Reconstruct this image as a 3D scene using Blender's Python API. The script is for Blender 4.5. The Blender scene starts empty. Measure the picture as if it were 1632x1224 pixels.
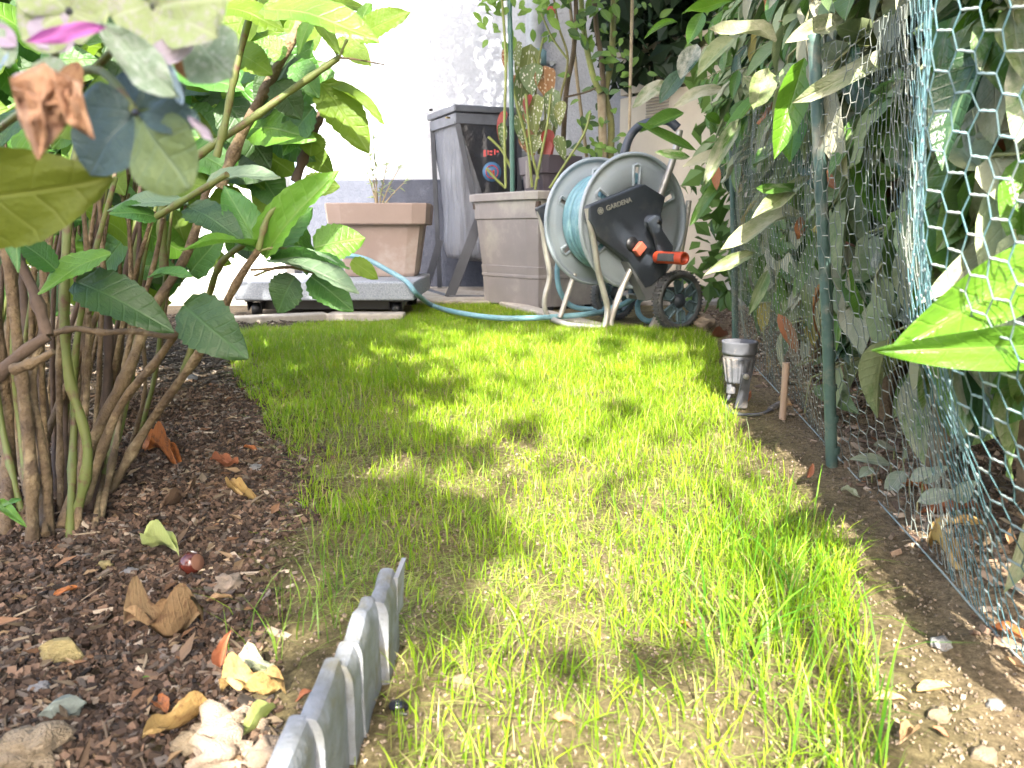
import bpy, math, random
import numpy as np
from math import radians, sin, cos, pi
from mathutils import Vector, Matrix, noise as mnoise

random.seed(7)
rng = np.random.default_rng(7)
S = bpy.context.scene
COL = S.collection

# ------------------------------------------------------------------ camera
F = 1226.0                      # focal length in photo pixels (1632 wide)
PITCH = radians(11.2)
CAMZ = 0.28
cd = bpy.data.cameras.new('camera'); cam = bpy.data.objects.new('camera', cd); COL.objects.link(cam)
cam.location = (0, 0, CAMZ); cam.rotation_euler = (pi/2 - PITCH, 0, 0)
cd.sensor_width = 36; cd.lens = 36*F/1632; cd.clip_start = 0.02; cd.clip_end = 200
cd.dof.use_dof = True; cd.dof.focus_distance = 1.0; cd.dof.aperture_fstop = 15
S.camera = cam
# ------------------------------------------------------------------ world, sun, exposure
SUN = Vector((0.10, 1.0, -0.82)).normalized()          # direction the light travels
elev = math.asin(-SUN.z)
w = bpy.data.worlds.new('World'); S.world = w; w.use_nodes = True
wn = w.node_tree.nodes; wl = w.node_tree.links; wn.clear()
sky = wn.new('ShaderNodeTexSky'); sky.sky_type = 'NISHITA'; sky.sun_disc = False
sky.sun_elevation = elev; sky.sun_rotation = math.atan2(-SUN.x, -SUN.y)
sky.air_density = 0.7; sky.dust_density = 3.5; sky.ozone_density = 0.6
bg = wn.new('ShaderNodeBackground'); bg.inputs[1].default_value = 0.15
wo = wn.new('ShaderNodeOutputWorld'); wl.new(sky.outputs[0], bg.inputs[0]); wl.new(bg.outputs[0], wo.inputs[0])
sl = bpy.data.lights.new('sun', 'SUN'); sun = bpy.data.objects.new('sun', sl); COL.objects.link(sun)
sl.energy = 3.6; sl.angle = radians(0.5); sl.color = (1.0, 0.95, 0.86)
sun.rotation_euler = SUN.to_track_quat('-Z', 'Y').to_euler(); sun.location = (1, -3, 5)
S.view_settings.view_transform = 'Standard'; S.view_settings.look = 'None'
S.view_settings.exposure = 2.8; S.view_settings.gamma = 1.0; S.view_settings.use_curve_mapping = False
S.cycles.max_bounces = 8; S.cycles.transparent_max_bounces = 8
S.cycles.sample_clamp_indirect = 6.0

# ------------------------------------------------------------------ pixels to places
FW = Vector((0, cos(PITCH), -sin(PITCH))); UP = Vector((0, sin(PITCH), cos(PITCH))); RT = Vector((1, 0, 0))
CAM = Vector((0, 0, CAMZ))
def ray(px, py): return FW + RT*((px-816)/F) + UP*((612-py)/F)
def P(px, py, Y):
    r = ray(px, py); return CAM + r*(Y/r.y)

LAT = rng.random((256, 256))
def vnoise(x, y):
    x = np.asarray(x, float); y = np.asarray(y, float)
    xi = np.floor(x).astype(int); yi = np.floor(y).astype(int)
    fx = x-xi; fy = y-yi; fx = fx*fx*(3-2*fx); fy = fy*fy*(3-2*fy)
    a = LAT[xi & 255, yi & 255]; b = LAT[(xi+1) & 255, yi & 255]
    c = LAT[xi & 255, (yi+1) & 255]; d = LAT[(xi+1) & 255, (yi+1) & 255]
    return (a*(1-fx)+b*fx)*(1-fy)+(c*(1-fx)+d*fx)*fy-.5
def hgt(x, y):
    x = np.asarray(x, float); y = np.asarray(y, float)
    near = np.clip((3.0-y)/1.0, 0, 1)*np.clip((2.5-np.abs(x))/1.0, 0.2, 1)
    bed = np.clip((-0.12-0.2*y-x)/0.12, 0, 1)
    fence = np.clip((x-0.22-0.19*y)/0.12, 0, 1)
    h = .016*vnoise(x*4+9, y*4+3)+.009*vnoise(x*13, y*13+5)+(.0045+.006*bed+.004*fence)*vnoise(x*37+2, y*37)
    h = h+(.003+.005*bed+.003*fence)*vnoise(x*90, y*90+7)+.012*fence+.008*bed
    return h*near
def H(x, y): return float(hgt(x, y))
def G(px, py, dz=0.0):
    z = 0.0
    for _ in range(4):
        r = ray(px, py); t = (z-CAMZ)/r.z; p = CAM+r*t; z = H(p.x, p.y)
    return Vector((p.x, p.y, z+dz))

# ------------------------------------------------------------------ object helpers
def link(o, parent=None):
    COL.objects.link(o)
    if parent is not None: o.parent = parent
    return o
def tag(o, label=None, cat=None, group=None, kind=None):
    if label: o['label'] = label
    if cat: o['category'] = cat
    if group: o['group'] = group
    if kind: o['kind'] = kind
    return o
def thing(name, loc, label, cat, group=None):
    o = bpy.data.objects.new(name, None); o.location = loc; o.empty_display_size = .05
    link(o); return tag(o, label, cat, group)
class MB:
    def __init__(s): s.v = []; s.f = []; s.sm = []; s.uv = None
    def add(s, vs, fs, smooth=False):
        n = len(s.v); s.v += [tuple(v) for v in vs]; s.f += [tuple(n+i for i in f) for f in fs]; s.sm += [smooth]*len(fs)
    def box(s, c, sx, sy, sz, rot=0.0, M=None):
        c = Vector(c); R = M if M is not None else Matrix.Rotation(rot, 3, 'Z')
        vs = [c+R@Vector((x*sx/2, y*sy/2, z*sz/2)) for z in (-1, 1) for x, y in ((-1, -1), (1, -1), (1, 1), (-1, 1))]
        s.add(vs, [(3, 2, 1, 0), (4, 5, 6, 7), (0, 1, 5, 4), (1, 2, 6, 5), (2, 3, 7, 6), (3, 0, 4, 7)])
    def tube(s, pts, rad, n=8, closed=False, cap=True):
        pts = [Vector(p) for p in pts]; m = len(pts)
        if not hasattr(rad, '__len__'): rad = [rad]*m
        vs = []; pu = None
        for i, p in enumerate(pts):
            if closed: t = pts[(i+1) % m]-pts[i-1]
            else: t = pts[min(i+1, m-1)]-pts[max(i-1, 0)]
            if t.length < 1e-9: t = Vector((0, 0, 1))
            t.normalize()
            if pu is None:
                pu = t.orthogonal().normalized()
            else:
                pu = pu-t*pu.dot(t)
                pu = pu.normalized() if pu.length > 1e-6 else t.orthogonal().normalized()
            q = t.cross(pu)
            for k in range(n):
                a = 2*pi*k/n; vs.append(p+(pu*cos(a)+q*sin(a))*rad[i])
        fs = []
        for i in range(m if closed else m-1):
            j = (i+1) % m
            for k in range(n):
                l = (k+1) % n; fs.append((i*n+k, i*n+l, j*n+l, j*n+k))
        s.add(vs, fs, True)
        if cap and not closed:
            s.add(vs[:n], [tuple(reversed(range(n)))]); s.add(vs[-n:], [tuple(range(n))])
    def lathe(s, prof, c, ax=(0, 0, 1), ref=None, n=32, smooth=True, closed=False):
        """prof: (radius, height) along ax"""
        c = Vector(c); ax = Vector(ax).normalized(); u = Vector(ref).normalized() if ref else ax.orthogonal().normalized(); v = ax.cross(u)
        vs = []
        for r, h in prof:
            for k in range(n):
                a = 2*pi*k/n; vs.append(c+ax*h+(u*cos(a)+v*sin(a))*r)
        m = len(prof); fs = []
        for i in range(m if closed else m-1):
            j = (i+1) % m
            for k in range(n):
                l = (k+1) % n; fs.append((i*n+k, i*n+l, j*n+l, j*n+k))
        s.add(vs, fs, smooth)
        if not closed:
            if prof[0][0] > 1e-5: s.add(vs[:n], [tuple(reversed(range(n)))])
            if prof[-1][0] > 1e-5: s.add(vs[-n:], [tuple(range(n))])
    def prism(s, pts, d):
        """polygon of world points pushed along vector d"""
        pts = [Vector(p) for p in pts]; d = Vector(d); n = len(pts)
        s.add(pts+[p+d for p in pts], [tuple(reversed(range(n))), tuple(range(n, 2*n))]+[(i, (i+1) % n, n+(i+1) % n, n+i) for i in range(n)])
    def build(s, name, mat, root=None, bevel=0.0, subsurf=0, solid=0.0):
        me = bpy.data.meshes.new(name)
        off = Vector(root_loc(root)) if root is not None else Vector((0, 0, 0))
        me.from_pydata([(v[0]-off.x, v[1]-off.y, v[2]-off.z) for v in s.v], [], s.f)
        me.polygons.foreach_set('use_smooth', s.sm)
        if mat: me.materials.append(mat)
        me.update()
        o = bpy.data.objects.new(name, me); link(o, root)
        if solid:
            m = o.modifiers.new('s', 'SOLIDIFY'); m.thickness = solid; m.offset = 0
        if bevel:
            m = o.modifiers.new('b', 'BEVEL'); m.width = bevel; m.segments = 2; m.limit_method = 'ANGLE'; m.angle_limit = radians(40)
        if subsurf:
            m = o.modifiers.new('u', 'SUBSURF'); m.levels = subsurf; m.render_levels = subsurf
        return o
def root_loc(o):
    l = Vector((0, 0, 0))
    while o is not None:
        l += o.location if o.type == 'EMPTY' else Vector((0, 0, 0)); o = o.parent
    return l
def spline(pts, n=6):
    """Catmull-Rom through Vectors"""
    pts = [Vector(p) for p in pts]
    if len(pts) < 3: return pts
    out = []
    for i in range(len(pts)-1):
        p0 = pts[max(i-1, 0)]; p1 = pts[i]; p2 = pts[i+1]; p3 = pts[min(i+2, len(pts)-1)]
        for k in range(n):
            t = k/n
            out.append(.5*((2*p1)+(p2-p0)*t+(2*p0-5*p1+4*p2-p3)*t*t+(3*p1-p0-3*p2+p3)*t**3))
    out.append(pts[-1]); return out
def lerps(a, b, n): return [a+(b-a)*i/max(n-1, 1) for i in range(n)]

# ------------------------------------------------------------------ materials
def newmat(name):
    m = bpy.data.materials.new(name); m.use_nodes = True; nt = m.node_tree
    return m, nt, nt.nodes, nt.links, nt.nodes['Principled BSDF']
def N(nodes, t, **kw):
    n = nodes.new(t)
    for k, v in kw.items():
        if k in n.inputs: n.inputs[k].default_value = v
        else: setattr(n, k, v)
    return n
def pm(name, c1, c2=None, rough=.6, scale=12, bump=0.0, bscale=None, metal=0.0, spec=.5, c3=None, s3=3, bdist=.002, coat=0.0):
    m, nt, nd, lk, b = newmat(name)
    b.inputs['Roughness'].default_value = rough; b.inputs['Metallic'].default_value = metal
    b.inputs['Specular IOR Level'].default_value = spec; b.inputs['Coat Weight'].default_value = coat
    tc = nd.new('ShaderNodeTexCoord')
    c2 = c2 or tuple(x*.7 for x in c1)
    nz = N(nd, 'ShaderNodeTexNoise', Scale=scale, Detail=6.0, Roughness=.6); lk.new(tc.outputs['Object'], nz.inputs['Vector'])
    rp = nd.new('ShaderNodeValToRGB'); rp.color_ramp.elements[0].position = .35; rp.color_ramp.elements[1].position = .65
    rp.color_ramp.elements[0].color = (*c2, 1); rp.color_ramp.elements[1].color = (*c1, 1); lk.new(nz.outputs[0], rp.inputs[0])
    out = rp.outputs[0]
    if c3:
        n3 = N(nd, 'ShaderNodeTexNoise', Scale=s3, Detail=5.0, Roughness=.7); lk.new(tc.outputs['Object'], n3.inputs['Vector'])
        r3 = nd.new('ShaderNodeValToRGB'); r3.color_ramp.elements[0].position = .52; r3.color_ramp.elements[1].position = .68; lk.new(n3.outputs[0], r3.inputs[0])
        mx = nd.new('ShaderNodeMixRGB'); lk.new(r3.outputs[0], mx.inputs[0]); lk.new(out, mx.inputs[1]); mx.inputs[2].default_value = (*c3, 1); out = mx.outputs[0]
    lk.new(out, b.inputs['Base Color'])
    if bump:
        nb = N(nd, 'ShaderNodeTexNoise', Scale=bscale or scale*4, Detail=5.0); lk.new(tc.outputs['Object'], nb.inputs['Vector'])
        bp = N(nd, 'ShaderNodeBump', Strength=bump, Distance=bdist); lk.new(nb.outputs[0], bp.inputs['Height']); lk.new(bp.outputs[0], b.inputs['Normal'])
    return m
def attrmat(name, rough=.6, transl=0.0, spec=.4, bump=0.0, bscale=300):
    m, nt, nd, lk, b = newmat(name); b.inputs['Roughness'].default_value = rough; b.inputs['Specular IOR Level'].default_value = spec
    at = nd.new('ShaderNodeAttribute'); at.attribute_name = 'col'; lk.new(at.outputs['Color'], b.inputs['Base Color'])
    if bump:
        tc = nd.new('ShaderNodeTexCoord'); nb = N(nd, 'ShaderNodeTexNoise', Scale=bscale, Detail=3.0); lk.new(tc.outputs['Object'], nb.inputs['Vector'])
        bp = N(nd, 'ShaderNodeBump', Strength=bump, Distance=.001); lk.new(nb.outputs[0], bp.inputs['Height']); lk.new(bp.outputs[0], b.inputs['Normal'])
    if transl:
        tr = nd.new('ShaderNodeBsdfTranslucent'); lk.new(at.outputs['Color'], tr.inputs[0])
        mx = nd.new('ShaderNodeMixShader'); mx.inputs[0].default_value = transl
        lk.new(b.outputs[0], mx.inputs[1]); lk.new(tr.outputs[0], mx.inputs[2]); lk.new(mx.outputs[0], nd['Material Output'].inputs[0])
    return m
def leafmat(name, c1, c2, vein, transl=.35, rough=.4, dust=0.0, dustc=(.42, .40, .30), nlat=14, spots=None, back=None, tcol=None, mottle=None, spec=.5, vw=1.0, hue=.5):
    """leaf with midrib and side veins in UV space; per-object tint"""
    m, nt, nd, lk, b = newmat(name); b.inputs['Roughness'].default_value = rough; b.inputs['Specular IOR Level'].default_value = spec
    uv = nd.new('ShaderNodeUVMap'); sp = nd.new('ShaderNodeSeparateXYZ'); lk.new(uv.outputs[0], sp.inputs[0])
    def mth(op, a, bb=None, c=None):
        n = nd.new('ShaderNodeMath'); n.operation = op
        for i, q in enumerate((a, bb, c)):
            if q is None: continue
            if isinstance(q, (int, float)): n.inputs[i].default_value = q
            else: lk.new(q, n.inputs[i])
        return n.outputs[0]
    au = mth('ABSOLUTE', mth('SUBTRACT', sp.outputs[0], .5))
    mid = mth('SUBTRACT', 1, mth('SMOOTH_MIN', mth('MULTIPLY', au, 30/vw), 1, .1))
    ph = mth('SUBTRACT', sp.outputs[1], mth('MULTIPLY', au, .38))
    sw = mth('ABSOLUTE', mth('SINE', mth('MULTIPLY', ph, nlat*3.1416)))
    lat = mth('MULTIPLY', mth('POWER', mth('SUBTRACT', 1, sw), 8.0), .3)
    vn = nd.new('ShaderNodeMath'); vn.operation = 'MAXIMUM'; vn.use_clamp = True; lk.new(mid, vn.inputs[0]); lk.new(lat, vn.inputs[1]); veins = vn.outputs[0]
    tc = nd.new('ShaderNodeTexCoord'); oi = nd.new('ShaderNodeObjectInfo')
    mp = nd.new('ShaderNodeMapping'); lk.new(tc.outputs['Object'], mp.inputs[0])
    cx = nd.new('ShaderNodeCombineXYZ'); lk.new(mth('MULTIPLY', oi.outputs['Random'], 37), cx.inputs[0]); lk.new(cx.outputs[0], mp.inputs['Location'])
    nz = N(nd, 'ShaderNodeTexNoise', Scale=3.0, Detail=5.0, Roughness=.65); lk.new(mp.outputs[0], nz.inputs['Vector'])
    t = mth('ADD', mth('MULTIPLY', nz.outputs[0], .7), mth('MULTIPLY', mth('SUBTRACT', oi.outputs['Random'], .3), hue))
    mx = nd.new('ShaderNodeMixRGB'); mx.use_clamp = True; lk.new(mth('MINIMUM', mth('MAXIMUM', t, 0), 1), mx.inputs[0]); mx.inputs[1].default_value = (*c1, 1); mx.inputs[2].default_value = (*c2, 1)
    out = mx.outputs[0]
    if mottle:
        n3 = N(nd, 'ShaderNodeTexNoise', Scale=7.0, Detail=6.0, Roughness=.7); lk.new(mp.outputs[0], n3.inputs['Vector'])
        r3 = nd.new('ShaderNodeValToRGB'); r3.color_ramp.elements[0].position = .5; r3.color_ramp.elements[1].position = .62; lk.new(n3.outputs[0], r3.inputs[0])
        m4 = nd.new('ShaderNodeMixRGB'); lk.new(r3.outputs[0], m4.inputs[0]); lk.new(out, m4.inputs[1]); m4.inputs[2].default_value = (*mottle, 1); out = m4.outputs[0]
    m2 = nd.new('ShaderNodeMixRGB'); lk.new(mth('MULTIPLY', veins, .7), m2.inputs[0]); lk.new(out, m2.inputs[1]); m2.inputs[2].default_value = (*vein, 1); out = m2.outputs[0]
    if spots:
        vo = N(nd, 'ShaderNodeTexVoronoi', Scale=9.0); lk.new(mp.outputs[0], vo.inputs['Vector'])
        lt = mth('LESS_THAN', vo.outputs['Distance'], .3)
        m5 = nd.new('ShaderNodeMixRGB'); lk.new(lt, m5.inputs[0]); lk.new(out, m5.inputs[1]); m5.inputs[2].default_value = (*spots, 1); out = m5.outputs[0]
    if dust:
        n2 = N(nd, 'ShaderNodeTexNoise', Scale=2.2, Detail=9.0, Roughness=.72); lk.new(mp.outputs[0], n2.inputs['Vector'])
        dd = mth('ADD', n2.outputs[0], mth('MULTIPLY', mth('SUBTRACT', oi.outputs['Random'], .5), .35))
        r2 = nd.new('ShaderNodeValToRGB'); r2.color_ramp.elements[0].position = .62-.32*dust; r2.color_ramp.elements[1].position = .78-.22*dust; lk.new(dd, r2.inputs[0])
        m6 = nd.new('ShaderNodeMixRGB'); lk.new(mth('MULTIPLY', r2.outputs[0], .85), m6.inputs[0]); lk.new(out, m6.inputs[1]); m6.inputs[2].default_value = (*dustc, 1); out = m6.outputs[0]
        rr = mth('ADD', rough, mth('MULTIPLY', r2.outputs[0], .4)); lk.new(rr, b.inputs['Roughness'])
    if back:
        ge = nd.new('ShaderNodeNewGeometry'); m7 = nd.new('ShaderNodeMixRGB'); lk.new(ge.outputs['Backfacing'], m7.inputs[0]); lk.new(out, m7.inputs[1]); m7.inputs[2].default_value = (*back, 1); out = m7.outputs[0]
    lk.new(out, b.inputs['Base Color'])
    bp = N(nd, 'ShaderNodeBump', Strength=.28, Distance=.02); bp.invert = True; lk.new(mth('ADD', veins, mth('MULTIPLY', nz.outputs[0], .8)), bp.inputs['Height']); lk.new(bp.outputs[0], b.inputs['Normal'])
    if transl:
        tr = nd.new('ShaderNodeBsdfTranslucent')
        if tcol:
            m8 = nd.new('ShaderNodeMixRGB'); m8.inputs[0].default_value = .6; lk.new(out, m8.inputs[1]); m8.inputs[2].default_value = (*tcol, 1); lk.new(m8.outputs[0], tr.inputs[0])
        else: lk.new(out, tr.inputs[0])
        ms = nd.new('ShaderNodeMixShader'); ms.inputs[0].default_value = transl
        lk.new(b.outputs[0], ms.inputs[1]); lk.new(tr.outputs[0], ms.inputs[2]); lk.new(ms.outputs[0], nd['Material Output'].inputs[0])
    return m

# ------------------------------------------------------------------ leaf meshes (unit length along +Y, unit width)
def leafdata(ns=7, na=2, shape='laurel', fold=.25, curl=.25, wave=.0, twist=0.0, serr=0.0, seed=0, asp=.45, rag=0.0):
    r = random.Random(seed); ph = r.random()*6
    V = []; UV = []; Fc = []
    for i in range(ns+1):
        t = i/ns
        if shape == 'laurel': wd = (sin(pi*t**.85)**.75)*.5 if 0 < t < 1 else 0.0
        elif shape == 'hydrangea': wd = (sin(pi*t**.72)**.7)*.5 if 0 < t < 1 else 0.0
        elif shape == 'sepal': wd = (sin(pi*min(t, .999)**1.25)**.62)*.5 if 0 < t < 1 else 0.0
        elif shape == 'wing': wd = (sin(pi*t**.6)**.8)*.5 if 0 < t < 1 else 0.0
        else: wd = (sin(pi*t**.8)**.9)*.5 if 0 < t < 1 else 0.0
        wd = max(wd, .012)
        zc = -curl*(t**2)*.6 + .05*sin(t*7+ph)*wave
        yc = t*(1-.12*abs(curl)*t)
        for k in range(-na, na+1):
            u = k/na; ww = wd
            if serr and abs(k) == na: ww = wd*(1+serr*(1 if i % 2 else -1))
            if rag and abs(k) == na: ww = wd*(1-rag*r.random())
            x = u*ww; z = zc+abs(u)*wd*fold*1.3*asp+wave*.09*sin(t*9+ph+k*1.3)*abs(u)
            a = twist*(t-.3); xx = x*cos(a)-z*sin(a)*.5; zz = z+x*sin(a)
            if shape == 'wing': xx += .12*sin(pi*t)
            V.append((xx, yc-(.02 if (serr and abs(k) == na and i % 2) else 0), zz)); UV.append((u*.5*wd*2+.5, t))
    w_ = 2*na+1
    for i in range(ns):
        for k in range(2*na):
            a = i*w_+k; Fc.append((a, a+1, a+w_+1, a+w_))
    return V, UV, Fc
_lm = {}
def leafmesh(mat, **kw):
    key = (mat.name, tuple(sorted(kw.items())))
    if key in _lm: return _lm[key]
    V, UV, Fc = leafdata(**kw)
    me = bpy.data.meshes.new('leaf'); me.from_pydata(V, [], Fc)
    ul = me.uv_layers.new(name='UVMap')
    for p in me.polygons:
        p.use_smooth = True
        for li in p.loop_indices: ul.data[li].uv = UV[me.loops[li].vertex_index]
    me.materials.append(mat); _lm[key] = me; return me
def basis(base, tip, hint):
    y = (tip-base); L = y.length; y.normalize(); h = Vector(hint)
    x = y.cross(h)
    if x.length < 1e-4: x = y.orthogonal()
    x.normalize(); z = x.cross(y); return x, y, z, L
def leaf(me, base, tip, width, hint=(0, -.4, 1), root=None, name='leaf', zs=1.0):
    base = Vector(base); tip = Vector(tip)
    x, y, z, L = basis(base, tip, hint)
    M = Matrix(((x.x*width, y.x*L, z.x*L*zs, base.x), (x.y*width, y.y*L, z.y*L*zs, base.y), (x.z*width, y.z*L, z.z*L*zs, base.z), (0, 0, 0, 1)))
    o = bpy.data.objects.new(name, me)
    if root is not None: M = Matrix.Translation(-root_loc(root)) @ M
    link(o, root); o.matrix_local = M if root is None else M
    return o

# ------------------------------------------------------------------ joined masses, vectorised
def mass(name, tv, tf, pos, X, Y, Z, cols, mat, root=None, kind='stuff', smooth=False, uvs=None):
    """tv (k,3) template; pos,X,Y,Z (n,3); cols (n,3)"""
    tv = np.asarray(tv, float); n = len(pos); k = len(tv)
    v = pos[:, None, :]+tv[None, :, 0:1]*X[:, None, :]+tv[None, :, 1:2]*Y[:, None, :]+tv[None, :, 2:3]*Z[:, None, :]
    if root is not None: v = v-np.array(root_loc(root))
    lens = [len(f) for f in tf]; flat = np.concatenate([np.array(f) for f in tf])
    fl = (flat[None, :]+(np.arange(n)*k)[:, None]).ravel()
    tot = np.tile(lens, n); st = np.concatenate([[0], np.cumsum(tot)[:-1]])
    me = bpy.data.meshes.new(name)
    me.vertices.add(n*k); me.vertices.foreach_set('co', v.reshape(-1).astype(np.float32))
    me.loops.add(len(fl)); me.loops.foreach_set('vertex_index', fl.astype(np.int32))
    me.polygons.add(len(tot)); me.polygons.foreach_set('loop_start', st.astype(np.int32))
    me.polygons.foreach_set('use_smooth', np.full(len(tot), smooth))
    if cols is not None:
        at = me.attributes.new('col', 'FLOAT_COLOR', 'POINT')
        cc = np.ones((n, k, 4), np.float32); cc[:, :, :3] = cols[:, None, :] if cols.ndim == 2 else cols
        at.data.foreach_set('color', cc.ravel())
    if uvs is not None:
        ul = me.uv_layers.new(name='UVMap'); uvf = np.asarray(uvs)[flat]; ul.data.foreach_set('uv', np.tile(uvf.ravel(), n).astype(np.float32))
    me.materials.append(mat); me.update(calc_edges=True); me.validate()
    o = bpy.data.objects.new(name, me); link(o, root)
    if kind: o['kind'] = kind
    return o
def norm(a): return a/np.maximum(np.linalg.norm(a, axis=1, keepdims=True), 1e-9)
def frames(Yd, hint):
    Yd = norm(Yd); X = norm(np.cross(Yd, hint)); Z = np.cross(X, Yd); return X, Yd, Z
def mixc(a, b, t): return np.asarray(a)[None, :]*(1-t[:, None])+np.asarray(b)[None, :]*t[:, None]
def inpoly(x, y, poly):
    ins = np.zeros(len(x), bool); n = len(poly)
    for i in range(n):
        x1, y1 = poly[i]; x2, y2 = poly[(i+1) % n]
        c = ((y1 > y) != (y2 > y)) & (x < (x2-x1)*(y-y1)/((y2-y1) or 1e-9)+x1); ins ^= c
    return ins
# ================================================================== GROUND
def axis(lo, hi, step, far, nfar=10):
    a = list(np.arange(lo, hi+1e-9, step)); g = [(far-abs(hi))*((i+1)/nfar)**2 for i in range(nfar)]
    l = [lo-(far-abs(lo))*((i+1)/nfar)**2 for i in range(nfar)][::-1]
    return np.array(l+a+[hi+q for q in g])
gx = axis(-1.5, 1.3, .0085, 40); gy = axis(-.3, 3.2, .0095, 40)
XX, YY = np.meshgrid(gx, gy); ZZ = hgt(XX, YY)
nx_, ny_ = len(gx), len(gy)
idx = (np.arange(ny_-1)[:, None]*nx_+np.arange(nx_-1)[None, :]).ravel()
soilmat = attrmat('soil_material', rough=.95, spec=.12)
nt = soilmat.node_tree; nd = nt.nodes; lk = nt.links; pb = nd['Principled BSDF']
tc = nd.new('ShaderNodeTexCoord'); prev = None
for sc_, st_, di_ in ((70, 1.0, .012), (260, 1.0, .005), (700, .9, .0025)):
    nb = N(nd, 'ShaderNodeTexNoise', Scale=sc_, Detail=6.0, Roughness=.7); lk.new(tc.outputs['Object'], nb.inputs['Vector'])
    bp = N(nd, 'ShaderNodeBump', Strength=st_, Distance=di_); lk.new(nb.outputs[0], bp.inputs['Height'])
    if prev: lk.new(prev.outputs[0], bp.inputs['Normal'])
    prev = bp
lk.new(prev.outputs[0], pb.inputs['Normal'])
nb = N(nd, 'ShaderNodeTexNoise', Scale=170.0, Detail=8.0, Roughness=.8); lk.new(tc.outputs['Object'], nb.inputs['Vector'])
rp = nd.new('ShaderNodeValToRGB'); rp.color_ramp.elements[0].position = .35; rp.color_ramp.elements[1].position = .68; rp.color_ramp.elements[0].color = (.35, .33, .3, 1); rp.color_ramp.elements[1].color = (1.5, 1.45, 1.35, 1); lk.new(nb.outputs[0], rp.inputs[0])
mu = nd.new('ShaderNodeMixRGB'); mu.blend_type = 'MULTIPLY'; mu.inputs[0].default_value = 1; src = pb.inputs['Base Color'].links[0].from_socket; lk.new(src, mu.inputs[1]); lk.new(rp.outputs[0], mu.inputs[2]); lk.new(mu.outputs[0], pb.inputs['Base Color'])
me = bpy.data.meshes.new('ground'); me.vertices.add(nx_*ny_)
me.vertices.foreach_set('co', np.stack([XX, YY, ZZ], -1).reshape(-1).astype(np.float32))
q = np.stack([idx, idx+1, idx+nx_+1, idx+nx_], 1).ravel()
me.loops.add(len(q)); me.loops.foreach_set('vertex_index', q.astype(np.int32)); me.polygons.add(len(idx))
me.polygons.foreach_set('loop_start', (np.arange(len(idx))*4).astype(np.int32)); me.polygons.foreach_set('use_smooth', np.ones(len(idx), bool))
at = me.attributes.new('col', 'FLOAT_COLOR', 'POINT')
bedm = np.clip((-0.07-0.17*YY-XX+.10*vnoise(XX*14, YY*14))/0.14, 0, 1)
lawnm = np.clip((.26+.17*YY-XX)/.08, 0, 1)
tan = np.array([.34, .26, .175]); dark = np.array([.085, .068, .05])
cc = np.ones((ny_, nx_, 4), np.float32)
var = 1+.5*vnoise(XX*25, YY*25)+.5*vnoise(XX*70+3, YY*70)
cc[..., :3] = ((tan*(1-lawnm[..., None])+np.array([.22, .185, .10])*lawnm[..., None])*(1-bedm[..., None])+dark*bedm[..., None])*var[..., None]
at.data.foreach_set('color', cc.ravel())
me.materials.append(soilmat); me.update(calc_edges=True)
ground = bpy.data.objects.new('ground', me); link(ground); ground['kind'] = 'structure'

# paving behind the lawn
pave = pm('paving_material', (.40, .36, .30), (.28, .25, .21), rough=.85, scale=30, bump=.5, c3=(.16, .13, .10), s3=9)
m = MB(); m.box((-1.6, 3.38, .002), 5.2, .80, .03); m.build('paving', pave, bevel=.004)['kind'] = 'structure'
kerbm = pm('kerb_stone', (.46, .41, .34), (.30, .27, .22), rough=.9, scale=25, bump=.6)
def kerb(a, b, wd, label):
    a = Vector(a); b = Vector(b); d = b-a; c = (a+b)/2
    m = MB(); m.box((c.x, c.y, .002), d.length, wd, .036, rot=math.atan2(d.y, d.x))
    tag(m.build('edging_stone', kerbm, bevel=.005), label, 'edging stone', 'concrete edging stones at the back of the lawn')
kerb(G(340, 512), G(520, 509), .07, 'pale concrete edging stone under the left end of the granite trolley')
kerb(G(524, 509), G(645, 507), .07, 'pale concrete edging stone at the lawn edge below the trolley castor')
kerb(G(792, 484), G(878, 507), .06, 'concrete edging stone along the foot of the square planter')
kerb(G(884, 509), G(965, 530), .06, 'concrete edging stone beneath the feet of the hose reel')

# ------------------------------------------------------------------ house wall and neighbours
stucco = pm('stucco', (.50, .515, .55), (.43, .445, .48), rough=.9, scale=60, bump=.9, bscale=95, bdist=.006)
plinthm = pm('plinth_paint', (.07, .078, .105), (.055, .063, .088), rough=.8, scale=40, bump=.8, bscale=110, bdist=.005)
wall = thing('house_wall', (0, 3.8, 0), 'white rendered house wall with a slate grey plinth behind the planters', 'wall')
xl = P(482, 300, 3.8).x
m = MB(); m.box(((xl+1.2)/2, 3.95, 1.45), 1.2-xl, .30, 2.9); m.build('render_coat', stucco, wall)
m = MB(); m.box(((xl+1.2)/2-.004, 3.90, .262), 1.2-xl+.03, .24, .524); m.build('plinth', plinthm, wall, bevel=.006)
whitem = pm('white_paint', (.74, .73, .70), (.66, .65, .62), rough=.85, scale=20, bump=.3)
gw = MB(); gw.box((xl-1.9, 3.70, .8), 3.7, .16, 1.6)
gwo = thing('garden_wall', (xl-1.9, 3.70, 0), 'white garden wall glaring in the sun behind the hydrangea', 'wall')
gw.build('masonry', whitem, gwo, bevel=.01)
m = MB(); m.box((xl-1.9, 3.70, 1.62), 3.74, .22, .045); m.build('coping', kerbm, gwo, bevel=.006)
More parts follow.
